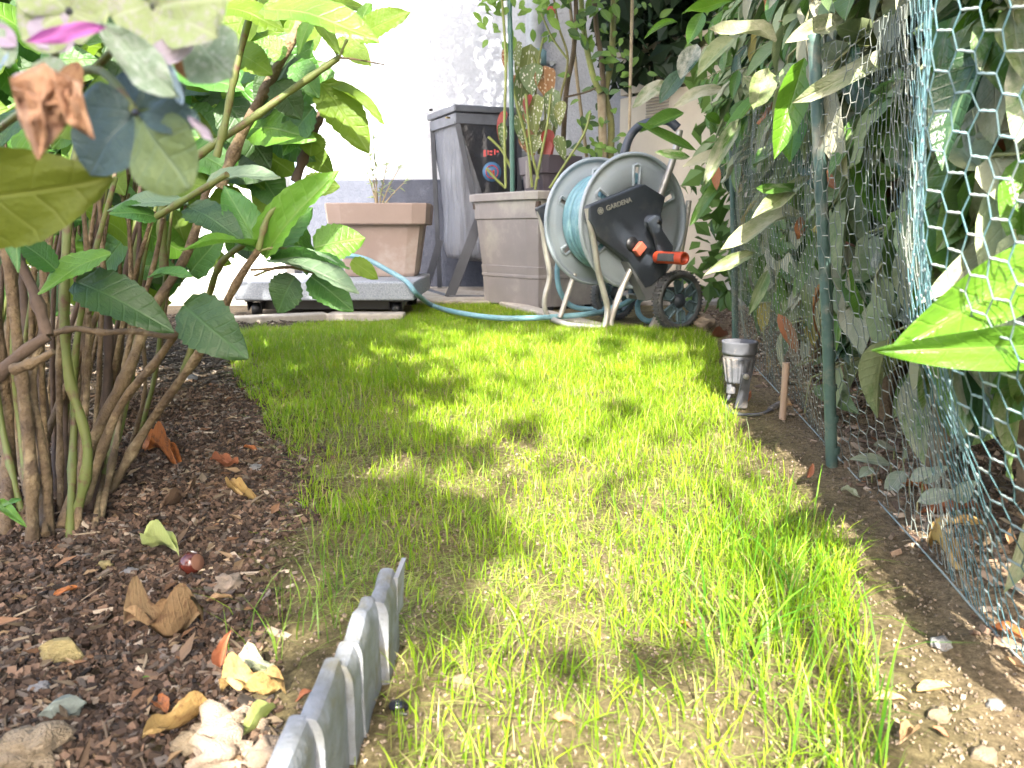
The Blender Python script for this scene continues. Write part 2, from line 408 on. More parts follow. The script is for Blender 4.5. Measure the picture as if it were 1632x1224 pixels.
# downpipe
pipe = thing('downpipe', P(855, 400, 3.72), 'light grey downpipe with a bracket fixed to the house wall', 'pipe')
pc = P(853, 90, 3.72); grey = pm('grey_plastic', (.42, .44, .45), rough=.45, scale=30)
m = MB(); m.tube([(pc.x, 3.72, pc.z), (pc.x, 3.72, 2.8)], .042, 20); m.build('pipe', grey, pipe)
m = MB(); m.lathe([(.047, -.03), (.052, -.025), (.052, .03), (.047, .035)], (pc.x, 3.72, pc.z-.01), n=20); m.build('collar', pm('teal_ring', (.25, .42, .45), rough=.4), pipe)
m = MB(); m.tube([(pc.x, 3.72, pc.z-.04), (pc.x, 3.72, pc.z-.12), (pc.x+.01, 3.76, pc.z-.2)], [.036, .034, .03], 16); m.build('spout', pm('cast_zinc', (.5, .5, .5), rough=.5), pipe)
m = MB(); m.box((pc.x+.07, 3.77, pc.z-.02), .05, .05, .012); m.tube([(pc.x+.075, 3.70, pc.z-.035), (pc.x+.075, 3.79, pc.z-.035)], .010, 8); m.build('bracket', grey, pipe)
# beige storage cabinet at the right
beige = pm('beige_board', (.56, .49, .38), (.50, .43, .33), rough=.7, scale=8, bump=.2)
cab = thing('storage_cabinet', P(1060, 400, 3.3), 'beige storage cabinet with a small grille behind the hose reel handle', 'cabinet')
a = P(990, 95, 3.55); b = P(1180, 40, 3.05)
def quadbox(a, b, z0, z1, th, name, mat, root, bevel=.003):
    d = Vector((b.x-a.x, b.y-a.y, 0)); n = Vector((-d.y, d.x, 0)).normalized()*th
    mm = MB(); mm.prism([(a.x, a.y, z0), (b.x, b.y, z0), (b.x, b.y, z1), (a.x, a.y, z1)], n); return mm.build(name, mat, root, bevel=bevel)
zt = a.z; zm = P(1000, 152, 3.5).z
quadbox(a, b, zm+.006, zt, .4, 'upper_door', beige, cab); quadbox(a, b, .05, zm-.006, .4, 'lower_door', beige, cab)
a2 = a+Vector((-.03, -.03, 0)); b2 = b+Vector((.03, -.03, 0)); quadbox(a2, b2, zt, zt+.03, .45, 'top_board', beige, cab)
gr = MB(); dd = (b-a); dd.z = 0
for i in range(7):
    c0 = a+dd*.26; c1 = a+dd*.46; z = zm-.03-i*.012; off = Vector((-.004, -.006, 0))
    gr.tube([Vector((c0.x, c0.y, z))+off, Vector((c1.x, c1.y, z))+off], .0028, 5)
gr.build('grille', pm('grille_grey', (.38, .34, .28), rough=.5), cab)

# ------------------------------------------------------------------ tree that throws the dapple, and an added shade shrub (behind the camera)
lq = [(0, 0, 0), (.36, .45, .06), (0, 1, -.12), (-.36, .45, .06)]; lf = [(0, 1, 2, 3)]
treemat = attrmat('tree_leaf', rough=.5, transl=.3)
bark = pm('bark', (.16, .12, .085), (.09, .07, .05), rough=.9, scale=40, bump=1.0, bdist=.004)
def crown(name, root, n, sampler, size, c1, c2):
    p = sampler(n); n = len(p); yd = rng.normal(size=(n, 3)); yd[:, 2] -= .5
    X, Y, Z = frames(yd, rng.normal(size=(n, 3))); s = (size*(.7+.6*rng.random(n)))[:, None]
    return mass(name, lq, lf, p, X*s, Y*s, Z*s, mixc(c1, c2, rng.random(n)), treemat, root)
def shade_sampler(n):
    x = -1.75+5.2*rng.random(n*3); z = 1.9+4.6*rng.random(n*3); y = -1.3+rng.normal(size=n*3)*.35
    edge = -1.12+.10*vnoise(z*2.2, z*0)+np.where(z < 3.3, -.20, 0)       # left outline of the crown
    hole = np.clip(2.2-np.abs(x+.79)/.22, 0, 1)*(z > 4.55)
    dens = np.clip((x-edge)/.12, 0, 1)*np.clip(1-hole*.95, .04, 1)
    dens = np.where(z < 3.15, dens*.012, dens)
    k = rng.random(n*3) < dens; return np.stack([x, y, z], 1)[k][:n]
t1 = thing('garden_tree', (2.2, -1.4, 0), 'tall leafy garden tree whose dappled shade falls on the house wall', 'tree')
m = MB(); m.tube(spline([(2.2, -1.4, 0), (2.15, -1.38, 1.5), (2.0, -1.3, 3), (1.7, -1.3, 5)]), lerps(.11, .03, 19), 10)
for sx, sz in ((.6, 4.4), (1.0, 5.4), (3.0, 4.5), (1.2, 3.2), (2.9, 5.6)): m.tube([(2.05, -1.33, sz-1.2), ((2.05+sx)/2, -1.3, sz-.4), (sx, -1.25, sz)], [.04, .025, .01], 6)
m.build('trunk', bark, t1)
crown('crown', t1, 48000, shade_sampler, .10, (.05, .12, .02), (.09, .17, .03))
t2 = thing('added_shade_shrub', (-.3, -1.6, 0), 'unseen shrub added behind the camera to shade the bed, the blossom and the near lawn', 'shrub')  # added out of view to block the sun
m = MB()
for k in range(9): m.tube([(-.6+.3*k, -1.6, 0), (-.6+.32*k, -1.6, 1.2), (-.7+.34*k, -1.55, 2.0)], [.02, .014, .006], 6)
m.build('stem', bark, t2)
def sh2(n):
    return np.stack([-2.0+5.0*rng.random(n), -1.6+rng.normal(size=n)*.14, 2.75*rng.random(n)**.9], 1)
def sh3(n):
    return np.stack([-2.1+1.60*rng.random(n)+.05*rng.normal(size=n), -1.75+rng.normal(size=n)*.14, 2.4*rng.random(n)**.45], 1)  # leaves placed to keep sun off the flower bed
def sh4(n):
    return np.stack([-.95+.66*rng.random(n), -1.75+rng.normal(size=n)*.08, 1.86+.25*rng.random(n)], 1)  # thin leaf band placed only to shade the blossom
crown('crown', t2, 500, sh4, .08, (.05, .12, .02), (.09, .17, .03))
crown('crown', t2, 13000, sh3, .08, (.05, .12, .02), (.09, .17, .03))
crown('crown', t2, 2000, sh2, .045, (.05, .12, .02), (.09, .17, .03))
# ================================================================== LAWN GRASS
def plan(pts): return [(g.x, g.y) for g in (G(*p) for p in pts)]
LAWN = plan([(365, 540), (372, 600), (420, 660), (475, 760), (510, 880), (520, 980), (640, 1010), (600, 1224), (560, 1500), (1400, 1500),
             (1430, 1224), (1390, 1050), (1350, 900), (1290, 800), (1215, 730), (1160, 660), (1140, 560), (1110, 528), (960, 522), (880, 503), (790, 484), (760, 474), (665, 474), (648, 512), (500, 516)])
def blades(name, x, y, h, wd, lean, col, mat, root=None, az=None, curl=1.0, flat=0.0):
    n = len(x); az = rng.random(n)*2*pi if az is None else az
    ts = np.array([0, .38, .72, 1.0]); wf = np.array([1.0, .85, .55, 0.0])
    z0 = hgt(x, y)-.002; dx = np.cos(az); dy = np.sin(az)
    px_ = -np.sin(az+.6*rng.normal(size=n)); py_ = np.cos(az+.6*rng.normal(size=n))
    V = np.zeros((n, 7, 3), np.float32)
    for i, t in enumerate(ts):
        out = h*lean*(t**(1+curl)); up = h*(t-.35*lean*t*t)*(1-flat)
        cx = x+dx*out; cy = y+dy*out; cz = z0+np.maximum(up, .002*t)
        if i < 3:
            hw = wd*wf[i]/2
            V[:, 2*i] = np.stack([cx-px_*hw, cy-py_*hw, cz], 1); V[:, 2*i+1] = np.stack([cx+px_*hw, cy+py_*hw, cz], 1)
        else: V[:, 6] = np.stack([cx, cy, cz], 1)
    b = (np.arange(n)*7)[:, None]
    li = (b+np.array([0, 1, 3, 2, 2, 3, 5, 4, 4, 5, 6])[None]).ravel(); ls = ((np.arange(n)*11)[:, None]+np.array([0, 4, 8])[None]).ravel()
    me = bpy.data.meshes.new(name); me.vertices.add(n*7); me.vertices.foreach_set('co', V.ravel())
    me.loops.add(len(li)); me.loops.foreach_set('vertex_index', li.astype(np.int32)); me.polygons.add(len(ls)); me.polygons.foreach_set('loop_start', ls.astype(np.int32))
    me.polygons.foreach_set('use_smooth', np.ones(len(ls), bool))
    at = me.attributes.new('col', 'FLOAT_COLOR', 'POINT'); cc = np.ones((n, 7, 4), np.float32)
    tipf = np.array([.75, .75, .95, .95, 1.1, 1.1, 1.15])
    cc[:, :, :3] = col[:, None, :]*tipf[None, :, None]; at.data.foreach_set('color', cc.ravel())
    me.materials.append(mat); me.update(calc_edges=True)
    o = bpy.data.objects.new(name, me); link(o, root); o['kind'] = 'stuff'; return o
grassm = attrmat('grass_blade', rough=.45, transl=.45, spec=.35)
n = 400000
x = -1.0+2.1*rng.random(n); y = .30+2.75*rng.random(n)
k = inpoly(x+.02*vnoise(x*20, y*20), y+.03*vnoise(x*20+9, y*20), LAWN); x = x[k]; y = y[k]
clump = .5+vnoise(x*9+3, y*7)+.6*vnoise(x*28, y*22+4)
far = np.clip((y-.75)/1.0, 0, 1)
side = np.clip((x-.10)/.14, 0, 1)*np.clip((.8-y)/.2, 0, 1)         # tall tuft at the lower right
bare = np.clip((.62-y)/.2, 0, 1)*np.clip((.16-x)/.12, 0, 1)
lft = np.clip((-.12-.16*y-x)/.14, 0, 1)*np.clip((1.6-y)/.6, 0, 1)
dens = np.clip(.10+.75*clump+.55*far+.30*side-.22*bare-.35*lft, .05, 1)*np.clip(.6+.35*y, .3, 1)
k = rng.random(len(x)) < dens; x = x[k]; y = y[k]; clump = clump[k]; far = far[k]; side = side[k]; lft = lft[k]; n = len(x)
h = (.009+.020*rng.random(n)**1.8+.010*np.clip(clump, 0, 1)+.016*side+.008*far)*(1-.35*lft)*(1-.4*np.clip((y-2.0)/.3, 0, 1))
wd = .0007+.0008*rng.random(n)**1.5+.0003*far
lean = np.abs(rng.normal(size=n))*.6+.1
t = np.clip(rng.random(n)*.7+.3*clump, 0, 1)
col = mixc((.30, .39, .018), (.16, .33, .012), t)*(.8+.4*rng.random(n))[:, None]
yl = rng.random(n) < .07; col[yl] = np.array([.42, .42, .12]); yl = rng.random(n) < .05; col[yl] = np.array([.40, .32, .17])
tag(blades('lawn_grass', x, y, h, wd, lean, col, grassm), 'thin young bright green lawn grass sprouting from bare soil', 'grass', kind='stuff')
# taller blades
n = 2600; x = -.5+1.3*rng.random(n); y = .38+1.7*rng.random(n)
k = inpoly(x, y, LAWN); x = x[k]; y = y[k]
pr = .10+.9*np.clip((x-.10-.08*y)/.1, 0, 1)*np.clip((1.1-y)/.3, 0, 1)+.25*np.clip((y-1)/.5, 0, 1)
k = rng.random(len(x)) < pr*np.clip(.4+vnoise(x*16, y*16)*1.6, .1, 1); x = x[k]; y = y[k]; n = len(x)
col = mixc((.19, .33, .02), (.09, .24, .02), rng.random(n)); col[rng.random(n) < .1] = (.22, .30, .10)
blades('tall_grass', x, y, .035+.05*rng.random(n)**1.4, .0012+.0009*rng.random(n), .2+.9*rng.random(n)**1.5, col, grassm)
tag(bpy.data.objects['tall_grass'], 'taller darker green grass blades at the lower right of the lawn', 'grass')
n = 420; x = .20+.055*rng.normal(size=n); y = .50+.13*rng.normal(size=n); k = inpoly(x, y, LAWN) & (y > .33) & (rng.random(n) < np.clip(.6+1.6*vnoise(x*22, y*22), 0, 1)); x = x[k]; y = y[k]; n = len(x)
col = mixc((.17, .34, .02), (.08, .25, .02), rng.random(n)); col[rng.random(n) < .12] = (.20, .30, .10)
tag(blades('grass_tuft', x, y, .045+.045*rng.random(n)**1.3, .0011+.0009*rng.random(n), .15+1.0*rng.random(n)**1.6, col, grassm), 'long loose grass blades leaning about at the lower right corner of the lawn', 'grass')
# sparse thin blades at the left edge of the lawn
ex = []; ey = []
for px, py in [(500, 1000), (520, 960), (545, 940), (560, 900), (530, 880), (470, 970), (505, 1040), (585, 900), (600, 870), (490, 900), (540, 1010), (455, 1050), (575, 930), (430, 960), (410, 1020)]:
    g = G(px, py)
    for _ in range(7): ex.append(g.x+random.gauss(0, .012)); ey.append(g.y+random.gauss(0, .014))
ex = np.array(ex); ey = np.array(ey); n = len(ex)
tag(blades('edge_grass', ex, ey, .03+.035*rng.random(n), .0008+.0004*rng.random(n), .2+.9*rng.random(n), mixc((.20, .30, .03), (.12, .24, .03), rng.random(n)), grassm),
    'sparse long thin grass blades between bark bed and slate edging', 'grass')
# low tangle of pale seedlings and straw
n = 300000; x = -.9+2.0*rng.random(n); y = .30+2.3*rng.random(n)
k = inpoly(x+.05*vnoise(x*15, y*15)+.02, y, LAWN); x = x[k]; y = y[k]
d = np.clip(.55+.9*vnoise(x*10+8, y*10), .15, 1)*np.clip(1.25-.4*y, .3, 1)
k = rng.random(len(x)) < d; x = x[k]; y = y[k]; n = len(x)
t = rng.random(n); col = mixc((.42, .42, .15), (.25, .37, .04), t)*(.7+.5*rng.random(n))[:, None]
tag(blades('straw_tangle', x, y, .010+.022*rng.random(n), .0006+.0005*rng.random(n), .8+1.2*rng.random(n), col, grassm, flat=.60, curl=.4),
    'pale yellow green tangle of dry seedlings lying between the grass', 'grass')

# ================================================================== BARK MULCH, CLODS
def bedprob(x, y):
    left = np.clip((-0.045-0.20*y-x+.05*vnoise(x*14, y*14))/0.07, 0, 1)
    right = np.clip((x-.26-.14*y+.05*vnoise(x*14, y*14+4))/.08, 0, 1)
    return left, right
chipm = attrmat('mulch_chip', rough=.9, spec=.2, bump=.8, bscale=400)
ct = []
for zz in (-.5, .5):
    for a_, b_ in ((-.5, -.42), (.35, -.5), (.5, .38), (-.36, .5)): ct.append((a_*(1-.15*zz), b_*(1+.1*zz), zz))
cf = [(3, 2, 1, 0), (4, 5, 6, 7), (0, 1, 5, 4), (1, 2, 6, 5), (2, 3, 7, 6), (3, 0, 4, 7)]
def scatter(name, n, xr, yr, prob, lmin, lmax, aspect, thick, cols, label, cat, tilt=.5, tv=ct, tf=cf, smooth=False, lift=.3):
    x = xr[0]+(xr[1]-xr[0])*rng.random(n); y = yr[0]+(yr[1]-yr[0])*rng.random(n)**1.25
    k = rng.random(n) < prob(x, y); x = x[k]; y = y[k]; n = len(x)
    L = lmin+(lmax-lmin)*rng.random(n)**2.5
    a = rng.random(n)*2*pi; yd = np.stack([np.cos(a), np.sin(a), rng.normal(size=n)*tilt*.5], 1)
    hint = np.stack([rng.normal(size=n)*tilt, rng.normal(size=n)*tilt, np.ones(n)], 1)
    X, Y, Z = frames(yd, hint)
    asp = aspect[0]+(aspect[1]-aspect[0])*rng.random(n)
    th = thick*(.5+rng.random(n))
    pos = np.stack([x, y, hgt(x, y)+lift*th+.001], 1)
    c = np.array(cols)[rng.integers(0, len(cols), n)]*(.6+.8*rng.random(n))[:, None]
    o = mass(name, tv, tf, pos, X*(L*asp)[:, None], Y*L[:, None], Z*th[:, None], c, chipm, smooth=smooth)
    tag(o, label, cat); return o
barkc = [(.13, .10, .072), (.08, .062, .046), (.19, .15, .11), (.05, .04, .033), (.12, .098, .078), (.32, .26, .19), (.13, .085, .055), (.075, .06, .05), (.035, .029, .024), (.22, .185, .15)]
scatter('bark_mulch', 52000, (-1.3, -.03), (.3, 2.6), lambda x, y: bedprob(x, y)[0], .004, .020, (.12, .4), .002, barkc, 'brown bark mulch covering the flower bed under the hydrangea', 'mulch')
sv = [(0, 0, 0), (.5, .35, .35), (0, 1, .1), (-.5, .4, .25), (.0, .5, -.05)]; sf_ = [(0, 1, 4), (1, 2, 4), (2, 3, 4), (3, 0, 4)]
scatter('leaf_scraps', 3400, (-.75, -.05), (.33, 1.5), lambda x, y: bedprob(x, y)[0]*np.clip(.75+1.5*vnoise(x*8, y*8), .1, 1), .006, .024, (.2, .5), .006, [(.22, .15, .085), (.18, .10, .055), (.28, .21, .13), (.12, .08, .05), (.16, .125, .085), (.10, .07, .045)], 'torn flakes of dry leaves strewn over the bark mulch', 'leaf litter', tv=sv, tf=sf_, tilt=.7, lift=.4)
scatter('leaf_flakes', 700, (.15, .8), (.36, 1.9), lambda x, y: bedprob(x, y)[1], .008, .026, (.2, .5), .006, [(.36, .22, .11), (.34, .16, .08), (.42, .31, .18), (.2, .13, .08)], 'torn flakes of dry leaves along the netting', 'leaf litter', tv=sv, tf=sf_, tilt=.7, lift=.4)
scatter('fine_mulch', 50000, (-.62, -.03), (.3, 1.3), lambda x, y: bedprob(x, y)[0], .002, .008, (.3, .9), .003, [(.07, .045, .03), (.05, .035, .025), (.14, .09, .06)], 'dark crumbs of compost between the bark chips', 'mulch', tilt=1.2)
scatter('twig_litter', 2600, (-1.1, 1.0), (.32, 2.2), lambda x, y: np.maximum(bedprob(x, y)[0], bedprob(x, y)[1]), .02, .055, (.03, .05), .0012, [(.34, .27, .18), (.2, .15, .1), (.12, .09, .06)], 'thin dry twigs and needles littering the soil', 'twigs', tilt=.35)
scatter('bark_litter', 20000, (.1, 1.2), (.35, 2.8), lambda x, y: bedprob(x, y)[1], .004, .022, (.18, .6), .003, [(.30, .215, .15), (.22, .15, .10), (.38, .29, .21), (.15, .10, .07)], 'dry bark litter along the foot of the hedge', 'mulch')
ico = bpy.data.meshes.new('t'); import bmesh
iv = [(.5, .05, 0), (-.02, .55, .06), (-.5, .1, 0), (.04, -.45, -.05), (.06, .1, .5), (0, 0, -.4)]; if_ = [(0, 1, 4), (1, 2, 4), (2, 3, 4), (3, 0, 4), (1, 0, 5), (2, 1, 5), (3, 2, 5), (0, 3, 5)]
scatter('soil_crumbs', 90000, (-.5, .8), (.32, 1.9), lambda x, y: np.clip(.5+.45*bedprob(x, y)[1]-.45*bedprob(x, y)[0], 0, 1), .001, .005, (.6, 1.0), .0025, [(.19, .145, .10), (.15, .115, .08), (.22, .17, .12)], 'small crumbs of tan soil', 'soil', tv=iv, tf=if_, smooth=False, lift=.2, tilt=1.0)

# ================================================================== FALLEN LEAVES AND STONES
LM = {
 'tan': leafmat('dry_tan', (.42, .27, .13), (.30, .17, .08), (.50, .36, .2), transl=.12, rough=.7, mottle=(.22, .12, .06)),
 'orange': leafmat('dry_orange', (.50, .17, .04), (.35, .12, .04), (.55, .28, .1), transl=.2, rough=.55, mottle=(.18, .07, .03)),
 'rust': leafmat('dry_rust', (.34, .12, .05), (.26, .10, .05), (.42, .2, .1), transl=.12, rough=.6),
 'ochre': leafmat('dry_ochre', (.48, .33, .12), (.40, .26, .09), (.5, .4, .2), transl=.15, rough=.65, mottle=(.28, .16, .06)),
 'brown': leafmat('dry_brown', (.17, .10, .055), (.12, .075, .045), (.25, .16, .09), transl=.08, rough=.7),
 'green': leafmat('fallen_green', (.12, .25, .03), (.08, .18, .02), (.22, .34, .1), transl=.3, rough=.35),
 'lime': leafmat('fallen_lime', (.50, .55, .22), (.42, .50, .15), (.6, .62, .35), transl=.3, rough=.4),
 'pale': leafmat('fallen_pale', (.44, .42, .30), (.30, .34, .18), (.5, .5, .35), transl=.15, rough=.6, mottle=(.16, .22, .07)),
}
FL = [  # px,py base, px,py tip, width m, material, (curl, wave, fold, twist), lift, label
 (228, 722, 300, 748, .022, 'orange', (.3, 1.2, .5, .5), .012, 'curled bright orange leaf beside the slanting hydrangea cane'),
 (335, 740, 382, 756, .016, 'rust', (-.5, 1.0, .5, .2), .008, 'small rust brown leaf right of the bright orange leaf'),
 (388, 718, 414, 724, .012, 'orange', (.2, .5, .4, 0), .004, 'tiny orange leaf scrap near the lawn edge'),
 (364, 784, 412, 806, .020, 'ochre', (.4, 1.6, .7, .8), .008, 'twisted ochre leaf on the mulch left of the lawn'),
 (255, 818, 312, 796, .016, 'brown', (-.6, 1.4, .5, .4), .008, 'dark curled leaf above the nut on the mulch'),
 (226, 872, 290, 905, .022, 'lime', (-.7, 1.0, .9, .6), .014, 'pale lime folded leaf lying against the nut'),
 (84, 950, 130, 934, .012, 'orange', (.1, .5, .4, .2), .005, 'narrow orange brown leaf on the dark soil at the left'),
 (325, 1000, 190, 1060, .016, 'tan', (-.8, 1.6, .9, .9), .022, 'large tan leaf curled like a ribbon on the bed'),
 (285, 985, 208, 1012, .012, 'tan', (-.6, 1.2, .5, .6), .012, 'smaller tan curled leaf just above the ribbon leaf'),
 (352, 1082, 368, 1004, .016, 'rust', (.2, .5, .9, .3), .026, 'narrow reddish tan leaf standing upright in the bed'),
 (440, 1085, 375, 1068, .026, 'pale', (-.5, 1.4, .5, .7), .008, 'pale green and cream withered leaf left of the slate edging'),
 (455, 1108, 352, 1120, .026, 'ochre', (-.4, 1.8, .8, .8), .014, 'crumpled tan leaf under the pale withered leaf'),
 (268, 1148, 245, 1122, .022, 'orange', (.3, .4, .5, .2), .008, 'broad orange tan leaf half buried below the ribbon leaf'),
 (340, 1140, 225, 1208, .018, 'ochre', (-.3, 1.0, .7, .4), .014, 'long straw coloured leaf pointing to the bottom left corner'),
 (440, 1140, 385, 1200, .012, 'lime', (-.4, .4, .8, .2), .010, 'narrow green yellow leaf stub beside the slate edging'),
 (500, 1112, 470, 1125, .016, 'rust', (.3, .6, .5, .2), .006, 'small brown leaf touching the slate edging'),
 (228, 1094, 240, 1088, .007, 'green', (.1, .2, .3, .1), .005, 'tiny green leaf scrap on dark soil'),
 (330, 968, 372, 962, .012, 'tan', (-.2, .6, .5, .2), .006, 'flat straw coloured leaf strip on the mulch'),
 (1286, 770, 1296, 738, .020, 'rust', (.2, .3, .6, .1), .018, 'red brown leaf standing upright left of the green stake'),
 (1180, 652, 1198, 622, .018, 'rust', (.2, .3, .6, .1), .016, 'brown leaf leaning behind the garden spotlight'),
 (1222, 600, 1222, 560, .016, 'ochre', (.1, .3, .6, .1), .020, 'upright yellow ochre leaf between spotlight and hedge'),
 (1132, 542, 1160, 536, .014, 'rust', (.1, .4, .5, .1), .006, 'flat rust leaf above the spotlight'),
 (1340, 786, 1370, 796, .014, 'pale', (.1, .8, .5, .5), .006, 'pale crumpled leaf below the green stake'),
 (1478, 872, 1535, 925, .024, 'ochre', (-.4, 1.5, .6, .6), .010, 'broken yellow orange leaf under the netting'),
 (1435, 778, 1480, 790, .022, 'orange', (-.2, .6, .5, .3), .008, 'shiny orange brown leaf behind the bottom of the netting'),
 (1465, 826, 1560, 822, .020, 'rust', (-.2, .6, .5, .2), .008, 'long flat rust leaf lying behind the netting'),
 (1480, 850, 1570, 842, .016, 'ochre', (-.2, .6, .5, .3), .006, 'pale yellow leaf strip just below the long rust leaf'),
 (1580, 1010, 1645, 1040, .032, 'orange', (-.2, .4, .5, .2), .012, 'large salmon orange leaf in the lower corner of the netting'),
 (1600, 1058, 1632, 1080, .018, 'tan', (-.3, .8, .6, .4), .008, 'small tan leaf beneath the salmon orange leaf'),
 (1460, 1112, 1516, 1100, .022, 'ochre', (.15, .2, .3, .1), .006, 'rounded yellow leaf lying flat at the lower right'),
 (1388, 1126, 1445, 1122, .022, 'tan', (.2, .3, .4, .1), .006, 'rounded orange tan leaf among the tall grass at the lower right'),
 (1433, 1196, 1463, 1166, .014, 'tan', (.3, .5, .6, .2), .008, 'pointed folded leaf near the bottom right corner'),
 (1485, 1170, 1512, 1184, .012, 'rust', (.2, .4, .5, .2), .005, 'small dark red leaf right of the pointed folded leaf'),
 (880, 1155, 918, 1166, .018, 'tan', (-.2, .9, .5, .2), .006, 'crinkled tan leaf in the grass near the bottom centre'),
 (732, 638, 752, 634, .016, 'rust', (.2, .5, .4, .2), .006, 'small brown leaf in the middle of the lawn'),
 (1082, 1000, 1100, 1006, .010, 'orange', (.2, .5, .4, .2), .004, 'tiny orange leaf bit in the sparse grass'),
 (1240, 640, 1262, 650, .016, 'tan', (.2, .5, .4, .2), .006, 'tan leaf beside the wooden peg'),
 (1160, 960, 1190, 975, .010, 'tan', (.3, .6, .4, .2), .004, 'small pale brown leaf in the grass right of centre'),
]
for i, (bx, by, tx, ty, wd, mt, (cu, wa, fo, tw), lift, lab) in enumerate(FL):
    b = G(bx, by, .004)
    up = lift > .015 and abs(ty-by) > 25 and abs(tx-bx) < 30
    if up: t = P(tx, ty, b.y+.004)
    else: t = G(tx, ty, .003+lift*.15)
    b.z += lift*.12
    L_ = (t-b).length; wd = min(wd*(.85 if 'rounded' in lab else .6), L_*.42); cu *= .5; wa *= 1.2; tw *= .8; fo *= 1.6
    hint = (0, -1, .35) if up else (random.uniform(-.25, .25), random.uniform(-.3, .05), 1)
    o = leaf(leafmesh(LM[mt], ns=16, na=3, rag=.22, asp=.4, shape='laurel', fold=fo, curl=cu, wave=wa, twist=tw, seed=i), b, t, wd, hint, name='fallen_leaf')
    tag(o, lab, 'leaf', 'fallen leaves on the soil')
def stone(px, py, w, hgt_, mat, label, name='stone', cat='stone', seed=0, yaw=0, sub=3, rough=.28, dep=None, sink=.25, facet=False, group='stones on the soil'):
    r = random.Random(seed); g = G(px, py)
    bm = bmesh.new(); bmesh.ops.create_icosphere(bm, subdivisions=sub, radius=.5)
    for v in bm.verts:
        d = v.co.normalized(); q = 1+rough*mnoise.noise(d*1.8+Vector((seed*3.1, 0, 0)))*1.6+rough*.5*mnoise.noise(d*5+Vector((0, seed, 0)))
        v.co = d*.5*q
        if facet:
            for nrm in (Vector((.3, -.8, .5)), Vector((-.7, .2, .6)), Vector((.8, .3, .4)), Vector((0, .1, 1))):
                nrm = nrm.normalized(); e = v.co.dot(nrm)-.36
                if e > 0: v.co -= nrm*e
    me = bpy.data.meshes.new(name); bm.to_mesh(me); bm.free()
    for p in me.polygons: p.use_smooth = not facet
    me.materials.append(mat); o = bpy.data.objects.new(name, me); link(o)
    o.scale = (w, dep or w*.8, hgt_); o.rotation_euler = (0, 0, yaw); o.location = (g.x, g.y, g.z+hgt_*(.5-sink))
    return tag(o, label, cat, group)
sandst = pm('sand_stone', (.40, .31, .20), (.30, .23, .14), rough=.9, scale=3, bump=.8, bscale=16, bdist=.012, c3=(.22, .17, .10), s3=2)
yelst = pm('yellow_stone', (.36, .29, .12), (.28, .22, .09), rough=.9, scale=3, bump=.6, bscale=14, bdist=.012)
greyst = pm('grey_stone', (.30, .29, .27), (.20, .19, .18), rough=.85, scale=4, bump=.6, bscale=14, bdist=.02)
grnst = pm('green_grey_tile', (.20, .23, .19), (.13, .15, .12), rough=.7, scale=4, bump=.3)
claym = pm('clay_clod', (.36, .28, .20), (.26, .20, .14), rough=.95, scale=4, bump=.6, bscale=26, bdist=.008)
stone(100, 1058, .030, .022, yelst, 'flat yellowish stone standing at the far left of the bed', seed=2, facet=True, dep=.012, sink=.05)
stone(360, 1172, .034, .022, claym, 'large pale clay clod left of the slate edging', name='clod', cat='clod', seed=3, rough=.6)
stone(352, 1220, .034, .022, claym, 'pale clay clod at the bottom edge left of the slate edging', name='clod', cat='clod', seed=4, rough=.6)
stone(425, 1216, .020, .016, claym, 'small pale clay clod touching the slate edging', name='clod', cat='clod', seed=5, rough=.5)
stone(300, 1196, .018, .014, sandst, 'brown stone between the straw leaf and the clay clods', seed=6)
stone(62, 1200, .032, .022, sandst, 'lumpy sandy stone in the bottom left corner', seed=7, rough=.5)
stone(12, 1222, .026, .018, sandst, 'sandy stone cut off by the bottom left corner', seed=8, rough=.5)
stone(104, 1142, .024, .016, grnst, 'angular grey green tile shard on the dark soil', name='tile_shard', cat='tile shard', seed=9, facet=True, dep=.01, yaw=.5, sink=.1)
stone(66, 1104, .012, .008, greyst, 'small round mauve grey pebble above the tile shard', seed=10)
stone(306, 606, .022, .014, greyst, 'round grey stone between the hydrangea canes and the lawn', seed=11, rough=.15)
stone(408, 748, .018, .008, greyst, 'flat grey stone at the left edge of the lawn', seed=12)
stone(366, 936, .022, .014, claym, 'brown clod on the mulch right of the nut', name='clod', cat='clod', seed=13, rough=.5)
stone(735, 1092, .013, .009, sandst, 'round tan pebble in the bare patch right of the slate edging', seed=14, rough=.12)
stone(1496, 1145, .012, .010, sandst, 'ochre pebble below the rounded yellow leaf', seed=15)
stone(1585, 1128, .010, .007, greyst, 'light grey pebble near the right edge', seed=16)
stone(1388, 1070, .008, .007, sandst, 'tiny tan pebble by the tall grass', seed=17)
stone(1500, 1030, .014, .008, greyst, 'grey pebble in the soil below the netting', seed=18)
stone(1568, 1208, .014, .008, sandst, 'tan stone at the bottom right corner', seed=19)
stone(1112, 524, .10, .06, claym, 'broad clay lump beside the wheel of the hose reel', name='clod', cat='clod', seed=20, rough=.3, dep=.07)
stone(168, 905, .012, .008, yelst, 'small pale pebble left of the lime leaf', seed=21)
stone(205, 910, .014, .006, greyst, 'whitish flat pebble below the lime leaf', seed=22)
